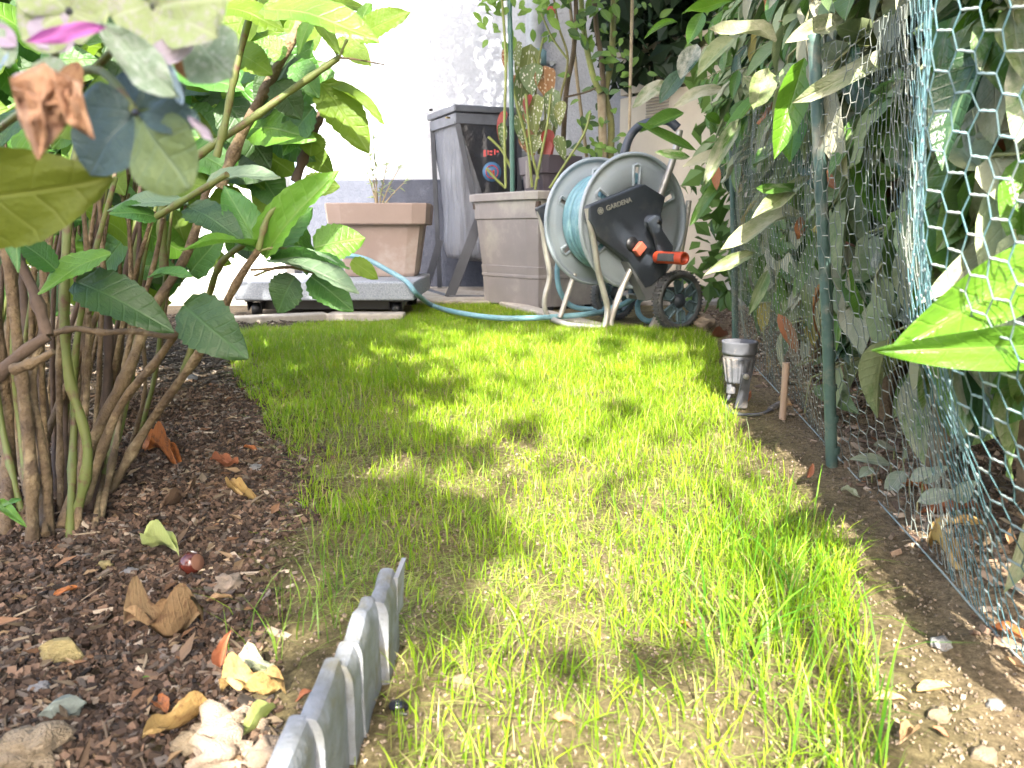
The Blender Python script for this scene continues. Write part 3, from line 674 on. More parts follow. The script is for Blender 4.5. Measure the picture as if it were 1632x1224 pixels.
# nut
nut = thing('chestnut', G(306, 905, .0), 'glossy dark red brown nut beside the pale lime leaf', 'nut')
g = G(306, 912); m = MB(); m.lathe([(0.0, -.0095), (.006, -.0085), (.0098, -.003), (.0102, .002), (.007, .0075), (.003, .0094), (0, .0098)], (g.x, g.y, g.z+.008), ax=(.7, -.3, .25), n=20)
m.build('shell', pm('nut_shell', (.10, .02, .012), (.05, .014, .01), rough=.25, scale=60, coat=.5), nut)
m = MB(); m.lathe([(.0068, .0077), (.003, .0097), (0, .0101)], (g.x, g.y, g.z+.008), ax=(.7, -.3, .25), n=14); m.build('scar', pm('nut_scar', (.2, .09, .05), rough=.8), nut)
# black snail-like bead
g = G(634, 1136); bead = thing('snail', g, 'small glossy black snail beside the slate edging', 'snail')
m = MB(); pts = []; rr = []
for i in range(40):
    t = i/39; a = t*4.6*pi; R = .0034*(1-t)**.8; pts.append((g.x+R*cos(a), g.y+R*sin(a)*.8, g.z+.0035+.0042*t)); rr.append(.0029*(1-t)**.75+.0004)
m.tube(pts, rr, 10); m.build('shell', pm('snail_black', (.012, .012, .018), rough=.12, coat=.8), bead)
m = MB(); m.tube([(g.x-.004, g.y+.002, g.z+.001), (g.x, g.y-.002, g.z+.001), (g.x+.006, g.y-.003, g.z+.001)], [.001, .002, .001], 8); m.build('foot', pm('snail_body', (.03, .028, .025), rough=.4), bead)
# ================================================================== SLATE-LOOK EDGING
def roughbox(M, x0, x1, y0, y1, z0, z1, amp, seed, n=(6, 14, 20), topwave=.004):
    """closed box with displaced faces; M an MB"""
    def pt(u, v, w_):
        x = x0+(x1-x0)*u; y = y0+(y1-y0)*v; z = z0+(z1-z0)*w_
        z += w_*topwave*mnoise.noise(Vector((y*45, seed, 0)))*2
        q = Vector((x*30, y*24, z*30+seed*9)); d = amp*(mnoise.noise(q)+.35*mnoise.noise(q*2.7)); kk = .42*max(0, (w_-.86)/.14)**2; x += ((x0+x1)/2-x)*kk; z -= .0012*(abs(2*u-1))**3*w_
        return Vector((x+d*(1 if u > .5 else -.5), y, z+d*.3))
    def face(f, a, b):
        vs = [f(i/a, j/b) for i in range(a+1) for j in range(b+1)]
        M.add(vs, [(i*(b+1)+j, (i+1)*(b+1)+j, (i+1)*(b+1)+j+1, i*(b+1)+j+1) for i in range(a) for j in range(b)], True)
    nx, ny, nz = n
    face(lambda a, b: pt(a, b, 1), nx, ny); face(lambda a, b: pt(1, 1-a, b), ny, nz); face(lambda a, b: pt(0, a, b), ny, nz)
    face(lambda a, b: pt(a, 0, b), nx, nz); face(lambda a, b: pt(1-a, 1, b), nx, nz)
slate = pm('slate_look', (.20, .215, .24), (.13, .135, .13), rough=.6, scale=55, bump=.45, bscale=260, c3=(.12, .11, .07), s3=34)
edge = thing('lawn_edging', (-.08, .40, 0), 'grey stone-look lawn edging with stepped panels at the bottom of the lawn', 'edging')
for i, (y0, y1, xo, top) in enumerate([(.437, .478, .0006, .0575), (.385, .439, -.0006, .061), (.366, .387, .0005, .0575), (.318, .368, -.0004, .0605), (.262, .320, -.0006, .0600), (.205, .264, .0005, .061)]):
    xr_ = -.0756-(.473-(y0+y1)/2)*.087+xo
    m = MB(); roughbox(m, xr_-.0142, xr_, y0, y1, -.02, top, .0013, i, topwave=.0025)
    if i == 0: m.prism([(-.079, .470, .03), (-.077, .484, .03), (-.0755, .484, .058), (-.0745, .487, .0640), (-.078, .472, .0565)], (.003, 0, 0))
    m.build('panel', slate, edge)

# ================================================================== GRANITE TROLLEY AND TERRACE POT
granite = pm('granite', (.36, .38, .40), (.20, .22, .25), rough=.7, scale=260, bump=.3, bscale=200, c3=(.10, .11, .13), s3=330)
tY = 2.52
a = P(372, 462, tY); b = P(660, 462, tY); z1 = P(600, 449, tY).z; z0 = P(600, 479, tY).z
tr = thing('plant_trolley', ((a.x+b.x)/2, tY+.25, 0), 'speckled granite plant trolley on black castors carrying the taupe pot', 'trolley')
m = MB(); m.box(((a.x+b.x)/2, tY+.25, (z0+z1)/2), b.x-a.x, .5, z1-z0); m.build('slab', granite, tr, bevel=.006)
blk = pm('black_plastic', (.015, .015, .017), rough=.45)
for px, yy in ((628, tY+.06), (400, tY+.06), (628, tY+.44), (400, tY+.44)):
    c = P(px, 492, tY); m = MB(); r_ = (z0-.006)/2*.85
    m.lathe([(.001, -.018), (r_, -.016), (r_, .016), (.001, .018)], (c.x, yy, r_+.004), ax=(1, .3, 0), n=20)
    w_ = m.build('castor', blk, tr)
    m = MB(); m.prism([(c.x-.024, yy-.02, r_), (c.x-.024, yy+.03, r_+.02), (c.x-.024, yy+.03, z0-.004), (c.x-.024, yy-.03, z0-.004)], (.004, 0, 0)); m.prism([(c.x+.02, yy-.02, r_), (c.x+.02, yy+.03, r_+.02), (c.x+.02, yy+.03, z0-.004), (c.x+.02, yy-.03, z0-.004)], (.004, 0, 0))
    m.box((c.x, yy, z0-.004), .06, .06, .006); m.build('castor_fork', blk, tr)
m = MB(); m.box(((a.x+b.x)/2, tY+.25, z0-.02), b.x-a.x-.14, .36, .03); m.build('void_shade_slab', blk, tr)  # black slab standing in for the shaded void under the granite

def sq_pot(root, cx, cy, yaw, z0, prof, mat, name, rnd=.12, wall_=.012, soilz=None):
    """prof: list of (half width, z) lofted rounded squares"""
    n = 32
    def ring(hw, z):
        o = []
        for k in range(n):
            a = 2*pi*k/n; c, s = cos(a), sin(a); p = 9.0
            r = hw/((abs(c)**p+abs(s)**p)**(1/p)); x, y = r*c, r*s
            o.append((cx+x*cos(yaw)-y*sin(yaw), cy+x*sin(yaw)+y*cos(yaw), z0+z))
        return o
    m = MB(); vs = []
    for hw, z in prof: vs += ring(hw, z)
    fs = [(i*n+k, i*n+(k+1) % n, (i+1)*n+(k+1) % n, (i+1)*n+k) for i in range(len(prof)-1) for k in range(n)]
    m.add(vs, fs, False); m.add(vs[:n], [tuple(reversed(range(n)))]); return m.build(name, mat, root)
pY = 2.78
cx = P(600, 400, pY).x; zr = P(600, 324, pY).z; zb = z1+.002
taupe = pm('taupe_plastic', (.30, .225, .19), (.25, .185, .155), rough=.65, scale=6, bump=.15, bscale=200, c3=(.36, .30, .26), s3=6)
pot = thing('plant_pot', (cx, pY+.1, zb), 'large tapered taupe pot with a deep rim standing on the granite trolley', 'pot')
Hh = zr-zb; rb = P(600, 358, pY).z-zb; hw = .185; py_ = pY+.17-.185+.02
sq_pot(pot, cx, pY+.14, .06, zb, [(.128, 0), (.132, .01), (.158, rb-.01), (.160, rb), (.178, rb), (.181, rb+.004), (.187, Hh-.004), (.186, Hh), (.172, Hh), (.168, Hh-.03), (.166, Hh-.035)], taupe, 'body')
soilm = pm('potting_soil', (.08, .055, .04), rough=.95, scale=60, bump=1)
m = MB(); m.box((cx, pY+.14, zb+Hh-.045), .325, .325, .02, rot=.06); m.build('soil', soilm, pot)
# olive sapling
ol = thing('olive_sapling', (cx, pY+.12, zb+Hh-.04), 'small pale olive sapling growing in the taupe pot', 'plant')
m = MB(); bz = zb+Hh-.04; stems = []
for dx, dy, h_ in ((-.01, 0, .27), (.03, .02, .18), (-.04, .01, .16), (.075, .02, .17), (-.02, -.02, .22), (.10, 0, .12)):
    p = spline([(cx-.01, pY+.12, bz), (cx-.01+dx*.4, pY+.12+dy, bz+h_*.5), (cx-.01+dx, pY+.12+dy*2, bz+h_)], 5); stems.append(p); m.tube(p, lerps(.004, .0012, len(p)), 6)
m.build('stem', pm('olive_stem', (.36, .28, .17), rough=.8), ol)
olm = leafmat('olive_leaf', (.30, .36, .16), (.22, .30, .12), (.4, .42, .25), transl=.3, rough=.45)
for p in stems:
    for k in range(14):
        q = p[random.randrange(3, len(p))]; d = Vector((random.gauss(0, 1), random.gauss(0, 1), random.gauss(.5, .7))).normalized()*random.uniform(.02, .035)
        leaf(leafmesh(olm, ns=4, na=1, shape='laurel', fold=.2, curl=.2, seed=1), q, q+d, .008, (0, -.5, 1), ol)

# ================================================================== REFUSE BAG STAND
bY = 3.55
steel = pm('grey_steel', (.14, .15, .18), (.10, .11, .13), rough=.45, scale=20, metal=.3)
darkst = pm('dark_steel', (.03, .034, .045), (.022, .026, .035), rough=.45, scale=20, metal=.3)
bn = thing('refuse_bag_stand', (P(745, 400, bY).x, bY, 0), 'grey metal refuse bag stand with a hinged lid against the house wall', 'bag stand')
fl = P(724, 172, bY-.16); fr = P(838, 176, bY-.05); bl = P(680, 183, bY+.14); br = fr+(bl-fl)
zt = fl.z
def at(p, z): return Vector((p.x, p.y, z))
m = MB(); m.prism([at(fl, zt-.012), at(fr, zt-.012), at(br, zt-.012), at(bl, zt-.012)], (0, 0, .028)); m.build('lid', steel, bn, bevel=.005)
m = MB()
ins = lambda p, k: p.lerp((fl+fr+bl+br)/4, k)
q4 = [ins(p, .06) for p in (fl, fr, br, bl)]
for i in range(4):
    a_, b_ = q4[i], q4[(i+1) % 4]; d = (b_-a_); d.z = 0; nrm = Vector((-d.y, d.x, 0)).normalized()*.006
    m.prism([at(a_, zt-.06), at(b_, zt-.06), at(b_, zt-.016), at(a_, zt-.016)], nrm)
m.build('rim_frame', steel, bn, bevel=.002)
m = MB(); c_ = (bl+fl)/2; m.lathe([(0, -.004), (.009, -.003), (.009, .006), (0, .008)], (bl.x+.03, bl.y-.10, zt+.02), ax=(0, 0, 1), n=12); m.build('lid_knob', blk, bn)
m = MB(); m.box((fl.x-.03, fl.y+.02, zt-.036), .02, .01, .006, rot=.9); m.build('clip', pm('brass_clip', (.35, .26, .12), rough=.4, metal=.6), bn)
m = MB()
def bar(p, q, w_, t_):
    p = Vector(p); q = Vector(q); d = (q-p).normalized(); x = d.cross(Vector((0, 1, 0))).normalized(); y = d.cross(x)
    M3 = Matrix((x, y, d)).transposed(); m.box((p+q)/2, w_, t_, (q-p).length, M=M3)
g0 = Vector((P(716, 462, bY-.36).x, bY-.36, .012))
bar(P(772, 330, bY-.30), g0, .040, .02)
m.build('leg', darkst, bn)
m = MB(); l1 = Vector((P(692, 418, bY+.02).x, bY+.02, P(692, 418, bY).z)); g1 = Vector((P(679, 456, bY+.05).x, bY+.02, .012)); bar(l1+Vector((.03, 0, .1)), g1, .03, .018); m.build('leg', darkst, bn)
m = MB(); bar(g0, g1+Vector((0, .0, 0)), .022, .02); bar(g0, g0+Vector((.36, .0, 0)), .022, .02); m.build('base_rail', steel, bn)
m = MB(); bar(at(ins(fl, .12), zt-.05), P(758, 330, bY-.15), .022, .012); bar(at(ins(fr, .12), zt-.05), at(ins(fr, .12), .02), .02, .02); bar(at(ins(bl, .12), zt-.05), at(ins(bl, .12), .02)+Vector((.02, 0, 0)), .02, .02); m.build('strut', darkst, bn)
# bag
bagm, nt, nd, lk, bs = newmat('bag_film'); bs.inputs['Base Color'].default_value = (.16, .17, .20, 1); bs.inputs['Roughness'].default_value = .3; bs.inputs['Specular IOR Level'].default_value = .7
trn = nd.new('ShaderNodeBsdfTransparent'); trn.inputs[0].default_value = (.5, .5, .55, 1); mx = nd.new('ShaderNodeMixShader'); mx.inputs[0].default_value = .13
tc = nd.new('ShaderNodeTexCoord'); mp = nd.new('ShaderNodeMapping'); mp.inputs['Scale'].default_value = (34, 34, 5); lk.new(tc.outputs['Object'], mp.inputs[0]); nz = N(nd, 'ShaderNodeTexNoise', Scale=1.0, Detail=6.0, Roughness=.6); lk.new(mp.outputs[0], nz.inputs[0])
bp = N(nd, 'ShaderNodeBump', Strength=.9, Distance=.02); lk.new(nz.outputs[0], bp.inputs['Height']); lk.new(bp.outputs[0], bs.inputs['Normal'])
lk.new(bs.outputs[0], mx.inputs[1]); lk.new(trn.outputs[0], mx.inputs[2]); lk.new(mx.outputs[0], nd['Material Output'].inputs[0])
bag = thing('refuse_bag', (bn.location.x, bY, P(700, 416, bY).z), 'shiny grey translucent refuse bag hanging in the metal stand', 'bag')
top4 = [ins(p, .14) for p in (fl, fr, br, bl)]; cen = sum(top4, Vector())/4
ztop = zt-.05; zbot = P(700, 417, bY-.05).z
m = MB(); NR, NK = 34, 96; vs = []
for i in range(NR):
    t = i/(NR-1); z = ztop+(zbot-ztop)*t
    sc = 1.0-.10*sin(pi*t*.9)*t+(-.85 if i == NR-1 else (-.16*max(0, (t-.86)/.14)**2))
    for k in range(NK):
        s = k/NK*4; e = int(s); f = s-e; p = top4[e].lerp(top4[(e+1) % 4], f)
        rnd = .10*sin(pi*f)*(t)                    # edges round out below the ring
        d = Vector((p.x-cen.x, p.y-cen.y, 0)); r_ = Vector((cen.x, cen.y, 0))+d*(sc-(.16*(1-abs(sin(pi*f))) if True else 0)*t+rnd)
        fo = .016*mnoise.noise(Vector((s*7, z*2.2, 1)))+.008*mnoise.noise(Vector((s*19, z*7, 4)))
        fo *= min(1, t*4+.1)
        r_ += d.normalized()*fo; r_.x += .02*t
        vs.append((r_.x, r_.y, z+.006*mnoise.noise(Vector((s*4, 0, 3)))*t))
m.add(vs, [(i*NK+k, i*NK+(k+1) % NK, (i+1)*NK+(k+1) % NK, (i+1)*NK+k) for i in range(NR-1) for k in range(NK)], True); m.add(vs[-NK:], [tuple(range(NK))])
m.build('film', bagm, bag)
m = MB(); sel = []; n1, n2 = 24, 24
for i in range(n1):
    for k in range(n2):
        s0 = .8+11*i/n1; q = s0+(25-s0)*k/(n2-1); k0 = int(q); v = Vector(vs[i*NK+k0]).lerp(Vector(vs[i*NK+k0+1]), q-k0); out = Vector((v.x-cen.x, v.y-cen.y, 0)).normalized(); sel.append(v+out*.006)
m.add(sel, [(i*n2+k, i*n2+k+1, (i+1)*n2+k+1, (i+1)*n2+k) for i in range(n1-1) for k in range(n2-1)], True)
m.build('dark_liner', pm('dark_film', (.03, .032, .04), (.015, .016, .02), rough=.28, scale=6, bump=.8, bscale=30, bdist=.01), bag)
# printed label on the front of the bag: ring mark and red lettering strokes
blu = pm('print_blue', (.06, .16, .30), rough=.4); redp = pm('print_red', (.45, .03, .03), rough=.4)
lc = P(784, 274, bY-.22)
nrm = Vector((.25, -1, 0)).normalized()
m = MB(); m.lathe([(0, 0), (.040, 0), (.040, .0015), (0, .0015)], lc, ax=nrm, n=28); m.build('printed_disc', blu, bag)
m = MB()
m.lathe([(.024, .002), (.028, .002), (.028, .003), (.024, .003)], lc, ax=nrm, n=28, closed=True)
for s_ in (-1, 1): m.box(lc+nrm*.003+Vector((s_*.007, 0, -.003)), .006, .002, .022)
m.box(lc+nrm*.003+Vector((0, 0, .0)), .016, .002, .005)
for i, (dx, dz, ww, hh) in enumerate([(-.03, .075, .010, .026), (-.016, .078, .006, .02), (-.004, .082, .012, .007), (-.004, .070, .012, .007), (.012, .080, .006, .022), (.024, .082, .010, .008)]):
    m.box(lc+nrm*.002+Vector((dx, 0, dz)), ww, .002, hh)
m.build('printed_marks', redp, bag)['kind'] = 'stuff'

# ================================================================== SQUARE PLANTER
sY = 2.74
nc = P(857, 495, sY); nc.z = 0
ang = radians(52)
dl = Vector((-cos(ang), sin(ang), 0)); dr = Vector((sin(ang), cos(ang), 0))
hwb = .185; cen = nc+dl*hwb+dr*hwb; zr = P(858, 304, sY+.0).z
taup2 = pm('grey_taupe_plastic', (.235, .21, .20), (.19, .17, .16), rough=.6, scale=5, bump=.12, bscale=220, c3=(.30, .28, .235), s3=5)
pl = thing('square_planter', cen, 'large square grey taupe planter with a wide lip left of the hose reel', 'planter')
yaw = math.atan2(dr.y, dr.x)
def zpx(y): return P(858, y, sY).z
prof = [(.178, .012), (.182, zpx(446)), (.1855, zpx(445)), (.1855, zpx(441)), (.184, zpx(440)), (.187, zpx(427)), (.184, zpx(426)), (.200, zpx(349)), (.205, zpx(347)), (.208, zpx(318)), (.220, zpx(317)), (.2215, zr-.004), (.219, zr), (.205, zr), (.202, zr-.04)]
sq_pot(pl, cen.x, cen.y, yaw, 0, prof, taup2, 'body')
m = MB(); m.box((cen.x, cen.y, zr-.045), .39, .39, .02, rot=yaw); m.build('soil', soilm, pl)
m = MB()
for k in range(3): m.box(nc+dr*(.05+.12*k)+dl*.02+Vector((0, 0, .006)), .05, .04, .016, rot=yaw)
for k in range(2): m.box(nc+dl*(.1+.16*k)+dr*.02+Vector((0, 0, .006)), .05, .04, .016, rot=yaw)
m.build('foot', blk, pl)
# inner pot with begonia
ip = P(876, 300, 3.02); ip.z = zr-.03
dpot = pm('aubergine_plastic', (.075, .06, .075), (.06, .05, .06), rough=.5, scale=8)
inp = thing('inner_pot', ip, 'dark square pot standing inside the planter with the begonia', 'pot')
zt2 = P(876, 250, 3.0).z-ip.z
sq_pot(inp, ip.x, ip.y, .5, ip.z, [(.07, 0), (.082, zt2*.6), (.09, zt2*.62), (.095, zt2), (.086, zt2), (.084, zt2-.02)], dpot, 'body')
m = MB(); m.box((ip.x, ip.y, ip.z+zt2-.02), .16, .16, .01, rot=.5); m.build('soil', soilm, inp)
m = MB(); m.tube([P(843, 300, 2.95), P(843, 256, 2.95)], .013, 12); tp = m.build('plastic_tube', taup2); tag(tp, 'short taupe tube standing in the planter beside the dark pot', 'tube')
# green plant stake
stakem = pm('green_stake', (.06, .15, .12), (.05, .12, .10), rough=.4, scale=30)
st = P(817, 306, 2.84); m = MB(); t_ = P(811, -40, 2.84); m.tube(spline([st-Vector((0, 0, .05)), P(815, 150, 2.84), t_]), .0085, 10)
o = m.build('plant_stake', stakem); tag(o, 'tall dark green plastic stake rising from the square planter', 'stake')
# begonia
beg = thing('begonia', ip+Vector((0, 0, zt2-.02)), 'spotted begonia with red undersides drooping above the planter', 'plant')
begm = leafmat('begonia_leaf', (.085, .15, .05), (.20, .22, .05), (.30, .33, .16), transl=.25, rough=.45, spots=(.62, .62, .52), back=(.18, .05, .03), hue=.9)
begr = leafmat('begonia_old', (.28, .17, .06), (.25, .07, .03), (.5, .3, .15), transl=.3, rough=.5, spots=(.6, .5, .35), back=(.3, .06, .03))
stemg = pm('green_cane', (.22, .26, .06), (.16, .18, .05), rough=.5, scale=40)
m = MB(); top = ip+Vector((0, 0, zt2-.02))
for pts in ([(860, 252), (852, 180), (858, 100), (866, 60)], [(850, 252), (838, 170), (826, 110)], [(872, 252), (884, 190), (880, 140)], [(866, 252), (868, 160), (850, 90)]):
    m.tube(spline([P(x_, y_, 2.98) for x_, y_ in pts], 4), .0045, 6)
for pts in ([(853, 302), (858, 270), (872, 200), (878, 150)], [(876, 300), (900, 262), (930, 215), (941, 180)], [(806, 300), (790, 285), (775, 268)], [(815, 270), (800, 240), (778, 218)], [(848, 298), (840, 230), (820, 150), (808, 80)], [(858, 285), (846, 235), (838, 150)]):
    m.tube(spline([P(x_, y_, 2.9) for x_, y_ in pts], 4), .005, 6)
m.build('stem', stemg, beg)
BL = [(846, 70, 842, 165, 40, 0), (826, 65, 824, 105, 18, 0), (868, 105, 880, 160, 34, 1), (852, 100, 846, 150, 36, 0), (838, 110, 832, 190, 30, 0), (856, 150, 850, 215, 34, 0), (880, 140, 888, 205, 26, 0), (870, 190, 862, 245, 30, 0), (826, 115, 832, 165, 20, 1),
      (842, 170, 858, 205, 24, 1), (806, 175, 793, 222, 14, 2), (840, 205, 850, 250, 28, 1), (872, 205, 882, 250, 22, 2), (888, 215, 905, 255, 22, 0), (812, 70, 802, 108, 14, 1), (860, 215, 848, 245, 26, 0), (826, 180, 838, 230, 22, 0), (896, 160, 892, 200, 18, 0), (800, 195, 806, 240, 16, 0), (845, 150, 836, 180, 14, 2), (876, 225, 868, 262, 16, 2)]
redm = leafmat('begonia_red', (.25, .025, .02), (.20, .04, .02), (.3, .08, .05), transl=.25, rough=.4, back=(.55, .03, .03))
for i, (x0, y0, x1_, y1_, w_, k) in enumerate(BL):
    Y_ = 2.92+.07*random.random()
    mt = (begm, begr, redm)[k]
    leaf(leafmesh(mt, ns=8, na=2, shape='wing', fold=.15, curl=.3, seed=i % 4), P(x0, y0, Y_), P(x1_, y1_, Y_-.03), w_/F*Y_, (random.uniform(-.5, .5), -1, .3), beg)

# ================================================================== HOSE REEL
A = Vector((.49, -.872, 0)).normalized(); B = Vector((.872, .49, 0)).normalized(); Zv = Vector((0, 0, 1))
C = P(1010, 353, 2.2)
def OP(px, py, a0=0.0):
    o = C+A*a0; r = ray(px, py); t = (o-CAM).dot(A)/r.dot(A); return CAM+r*t
reel = thing('hose_reel', (C.x, C.y+.02, 0), 'grey hose reel trolley with an orange crank grip wound with teal hose', 'hose reel')
discm = pm('grey_disc_plastic', (.34, .39, .43), (.29, .335, .37), rough=.45, scale=5, bump=.1, c3=(.30, .31, .31), s3=4)
covm = pm('anthracite_plastic', (.045, .055, .07), (.035, .042, .055), rough=.5, scale=9, bump=.25, bscale=90, c3=(.075, .08, .085), s3=7)
tubem = pm('dusty_aluminium', (.44, .42, .38), (.36, .34, .30), rough=.45, scale=30, metal=.45)
hosem = pm('teal_hose', (.17, .33, .37), (.14, .27, .31), rough=.45, scale=60, c3=(.26, .40, .42), s3=20)
orgm = pm('orange_plastic', (.62, .085, .03), (.52, .07, .03), rough=.4, scale=20)
rubm = pm('black_rubber', (.06, .062, .068), (.10, .098, .092), rough=.7, scale=40, bump=.4)
RD = .182
def disc(off, root, phase):
    c = C+A*off; m = MB(); nr = [.02, .075, .095, .10, .148, .155, .165, .176, RD]; NA = 120
    zo = [0, 0, .0, .006, .006, .004, .0, -.002, .004]
    vs = []
    for r_, zz in zip(nr, zo):
        for k in range(NA):
            a = 2*pi*k/NA; vs.append(c+(B*cos(a)+Zv*sin(a))*r_+A*zz)
    fs = []
    for i in range(len(nr)-1):
        for k in range(NA):
            d = ((k/NA*360-phase+30) % 60)-30
            if i in (3,) and abs(d+1.5) < 3.5: continue
            fs.append((i*NA+k, i*NA+(k+1) % NA, (i+1)*NA+(k+1) % NA, (i+1)*NA+k))
    m.add(vs, fs, True)
    for j in range(6):
        ph = radians(phase+60*j)
        u = B*cos(ph)+Zv*sin(ph); v = -B*sin(ph)+Zv*cos(ph)
        loop = []
        for (r_, s_) in ((.098, -1), (.098, 1), (.150, 1), (.154, 0), (.150, -1)): loop.append(c+u*r_+v*(s_*.0115)+A*.008)
        m.tube(loop, .0035, 6, closed=True)
    ring = [c+(B*cos(2*pi*k/72)+Zv*sin(2*pi*k/72))*RD+A*.003 for k in range(72)]; m.tube(ring, .0045, 8, closed=True)
    return m.build('reel_disc', discm, root, solid=.003)
disc(0, reel, 90); disc(-.175, reel, 95)
m = MB(); m.lathe([(.085, -.175), (.085, 0)], C, ax=A, n=40); m.build('drum', discm, reel)
hose = thing('garden_hose', C+Vector((0, 0, -.15)), 'teal garden hose wound on the reel and trailing across the lawn', 'hose')
m = MB(); pts = []
for k in range(11*40):
    t = k/(11*40); a = t*11*2*pi; rr_ = .128+.003*sin(k*.21)
    pts.append(C+A*(-.165+.155*t)+(B*cos(a)+Zv*sin(a))*rr_)
m.tube(pts, .0085, 8)
pts = []
for k in range(9*30):
    t = k/(9*30); a = -t*9*2*pi; pts.append(C+A*(-.155+.14*t)+(B*cos(a)+Zv*sin(a))*(.112))
m.tube(pts, .0085, 6)
m.build('wound_coil', hosem, hose)
def gz(px, py, z=.009): return G(px, py, z)
m = MB()
m.tube(spline([Vector(P(470, 418, 2.62)), P(540, 408, 2.62), P(580, 412, 2.60), P(620, 432, 2.57), P(648, 449, 2.52), P(664, 468, 2.50), gz(690, 496, .02), gz(735, 512, .026), gz(800, 522, .028), gz(880, 520, .028), gz(950, 514, .03), gz(985, 504, .03), gz(1012, 488, .035), P(1022, 462, 2.5)], 8), .0085, 10)
m.tube(spline([P(896, 395, 2.42), P(888, 430, 2.42), P(893, 465, 2.42), P(912, 488, 2.45), P(950, 493, 2.45), P(985, 488, 2.4), P(1015, 470, 2.38), P(1030, 440, 2.36)], 8), .0085, 10)
m.tube(spline([P(1052, 470, 2.4), P(1020, 478, 2.42), P(1018, 500, 2.4), P(1035, 512, 2.38), P(1060, 500, 2.38)], 8), .0085, 10)
m.build('loose_hose', hosem, hose)
# side cover
cov = [(940, 329), (943, 327), (1024, 294), (1029, 294), (1057, 311), (1061, 315), (1054, 341), (1056, 360), (1060, 395), (1066, 424), (1060, 437), (1039, 456), (1029, 459), (1021, 446), (1001, 415), (985, 402), (956, 380), (953, 376), (941, 350)]
m = MB(); pp = [OP(x_, y_, .045) for x_, y_ in cov]; m.prism(pp, A*-.03); m.build('side_cover', covm, reel, bevel=.004)
low = [(1001, 417), (1060, 420), (1063, 436), (1060, 448), (1038, 478), (1030, 480), (1020, 458)]
m = MB(); m.prism([OP(x_, y_, .042) for x_, y_ in low], A*-.04); m.build('wheel_bracket', pm('dusty_grey_plastic', (.16, .165, .175), (.11, .115, .12), rough=.6, scale=9), reel, bevel=.003)
# lettering on the cover
def text_obj(txt, pos, xdir, ndir, size, mat, root, name, ext=.0006):
    cu = bpy.data.curves.new(name, 'FONT'); cu.body = txt; cu.size = size; cu.extrude = ext; cu.align_x = 'LEFT'; cu.offset = size*.02
    tmp = bpy.data.objects.new('tmp', cu); COL.objects.link(tmp)
    me = bpy.data.meshes.new_from_object(tmp.evaluated_get(bpy.context.evaluated_depsgraph_get())); bpy.data.objects.remove(tmp)
    me.materials.clear(); me.materials.append(mat)
    x = xdir.normalized(); z = ndir.normalized(); y = z.cross(x)
    M = Matrix(((x.x, y.x, z.x, pos.x), (x.y, y.y, z.y, pos.y), (x.z, y.z, z.z, pos.z), (0, 0, 0, 1)))
    o = bpy.data.objects.new(name, me); link(o, root); o.matrix_local = Matrix.Translation(-root_loc(root)) @ M; return o
letm = pm('worn_lettering', (.30, .30, .26), (.24, .24, .22), rough=.6)
t0 = OP(967, 336, .0462); t1_ = OP(1006, 322, .0462)
text_obj('GARDENA', t0, t1_-t0, A, (t1_-t0).length/4.55*1.0, letm, reel, 'lettering')
lo = OP(957, 336, .046); m = MB()
m.lathe([(.0078, 0), (.0095, 0), (.0095, .001), (.0078, .001)], lo, ax=A, n=24, closed=True)
for k in range(5): a = radians(20+72*k); u = B*cos(a)+Zv*sin(a); m.lathe([(0, 0), (.0026, 0), (.0026, .001), (0, .001)], lo+u*.0043, ax=A, n=8)
m.lathe([(0, 0), (.002, 0), (.002, .0012), (0, .0012)], lo, ax=A, n=8); m.build('flower_emblem', letm, reel)
# crank
m = MB(); h0 = OP(1037, 354, .05)
m.lathe([(.0, .03), (.016, .03), (.019, .026), (.020, -.01), (.024, -.012)], h0+A*.0, ax=A, n=24)
m.build('crank_hub', covm, reel)
m = MB(); m.lathe([(.0, .034), (.007, .034), (.007, .028)], h0, ax=A, n=12); m.build('hub_cap', blk, reel)
q0 = OP(1037, 354, .07); q1 = OP(1058, 400, .07); d = (q1-q0).normalized(); s_ = d.cross(A)
m = MB(); m.prism([q0-s_*.018-d*.012, q0+s_*.018-d*.012, q0+s_*.017+d*.04, q1+s_*.026, q1+s_*.02+d*.012, q1-s_*.02+d*.012, q1-s_*.026, q0-s_*.017+d*.04], A*.014); m.build('crank_arm', covm, reel, bevel=.004)
gb = OP(1047, 410, .07); m = MB()
m.lathe([(.0, 0), (.016, 0), (.0175, .004), (.0165, .03), (.0165, .08), (.0175, .108), (.0165, .112), (.011, .112), (.011, .09), (0, .09)], gb, ax=A, n=24); m.build('crank_grip', orgm, reel)
m = MB(); m.prism([gb+A*.022+B*-.0165*.3+Zv*.012+A*0, gb+A*.085+B*-.005+Zv*.012, gb+A*.088+B*-.006+Zv*.001, gb+A*.088+B*-.006+Zv*-.009, gb+A*.020+B*-.006-Zv*.009], -B*.0125); m.build('grip_inlay', rubm, reel, bevel=.002)
# brake lever
bc = OP(1016, 397, .05); m = MB(); ux = (OP(1020, 384, .05)-OP(1008, 402, .05)).normalized(); uy = A.cross(ux)
m.prism([bc-ux*.017-uy*.011, bc+ux*.017-uy*.013, bc+ux*.019+uy*.011, bc-ux*.015+uy*.013], A*.016); m.build('brake_lever', pm('faded_orange', (.50, .13, .08), (.42, .10, .06), rough=.5), reel, bevel=.002)
m = MB(); m.lathe([(0, 0), (.020, 0), (.020, .003), (0, .003)], OP(1007, 389, .045), ax=A, n=20); m.build('brake_recess', blk, reel)
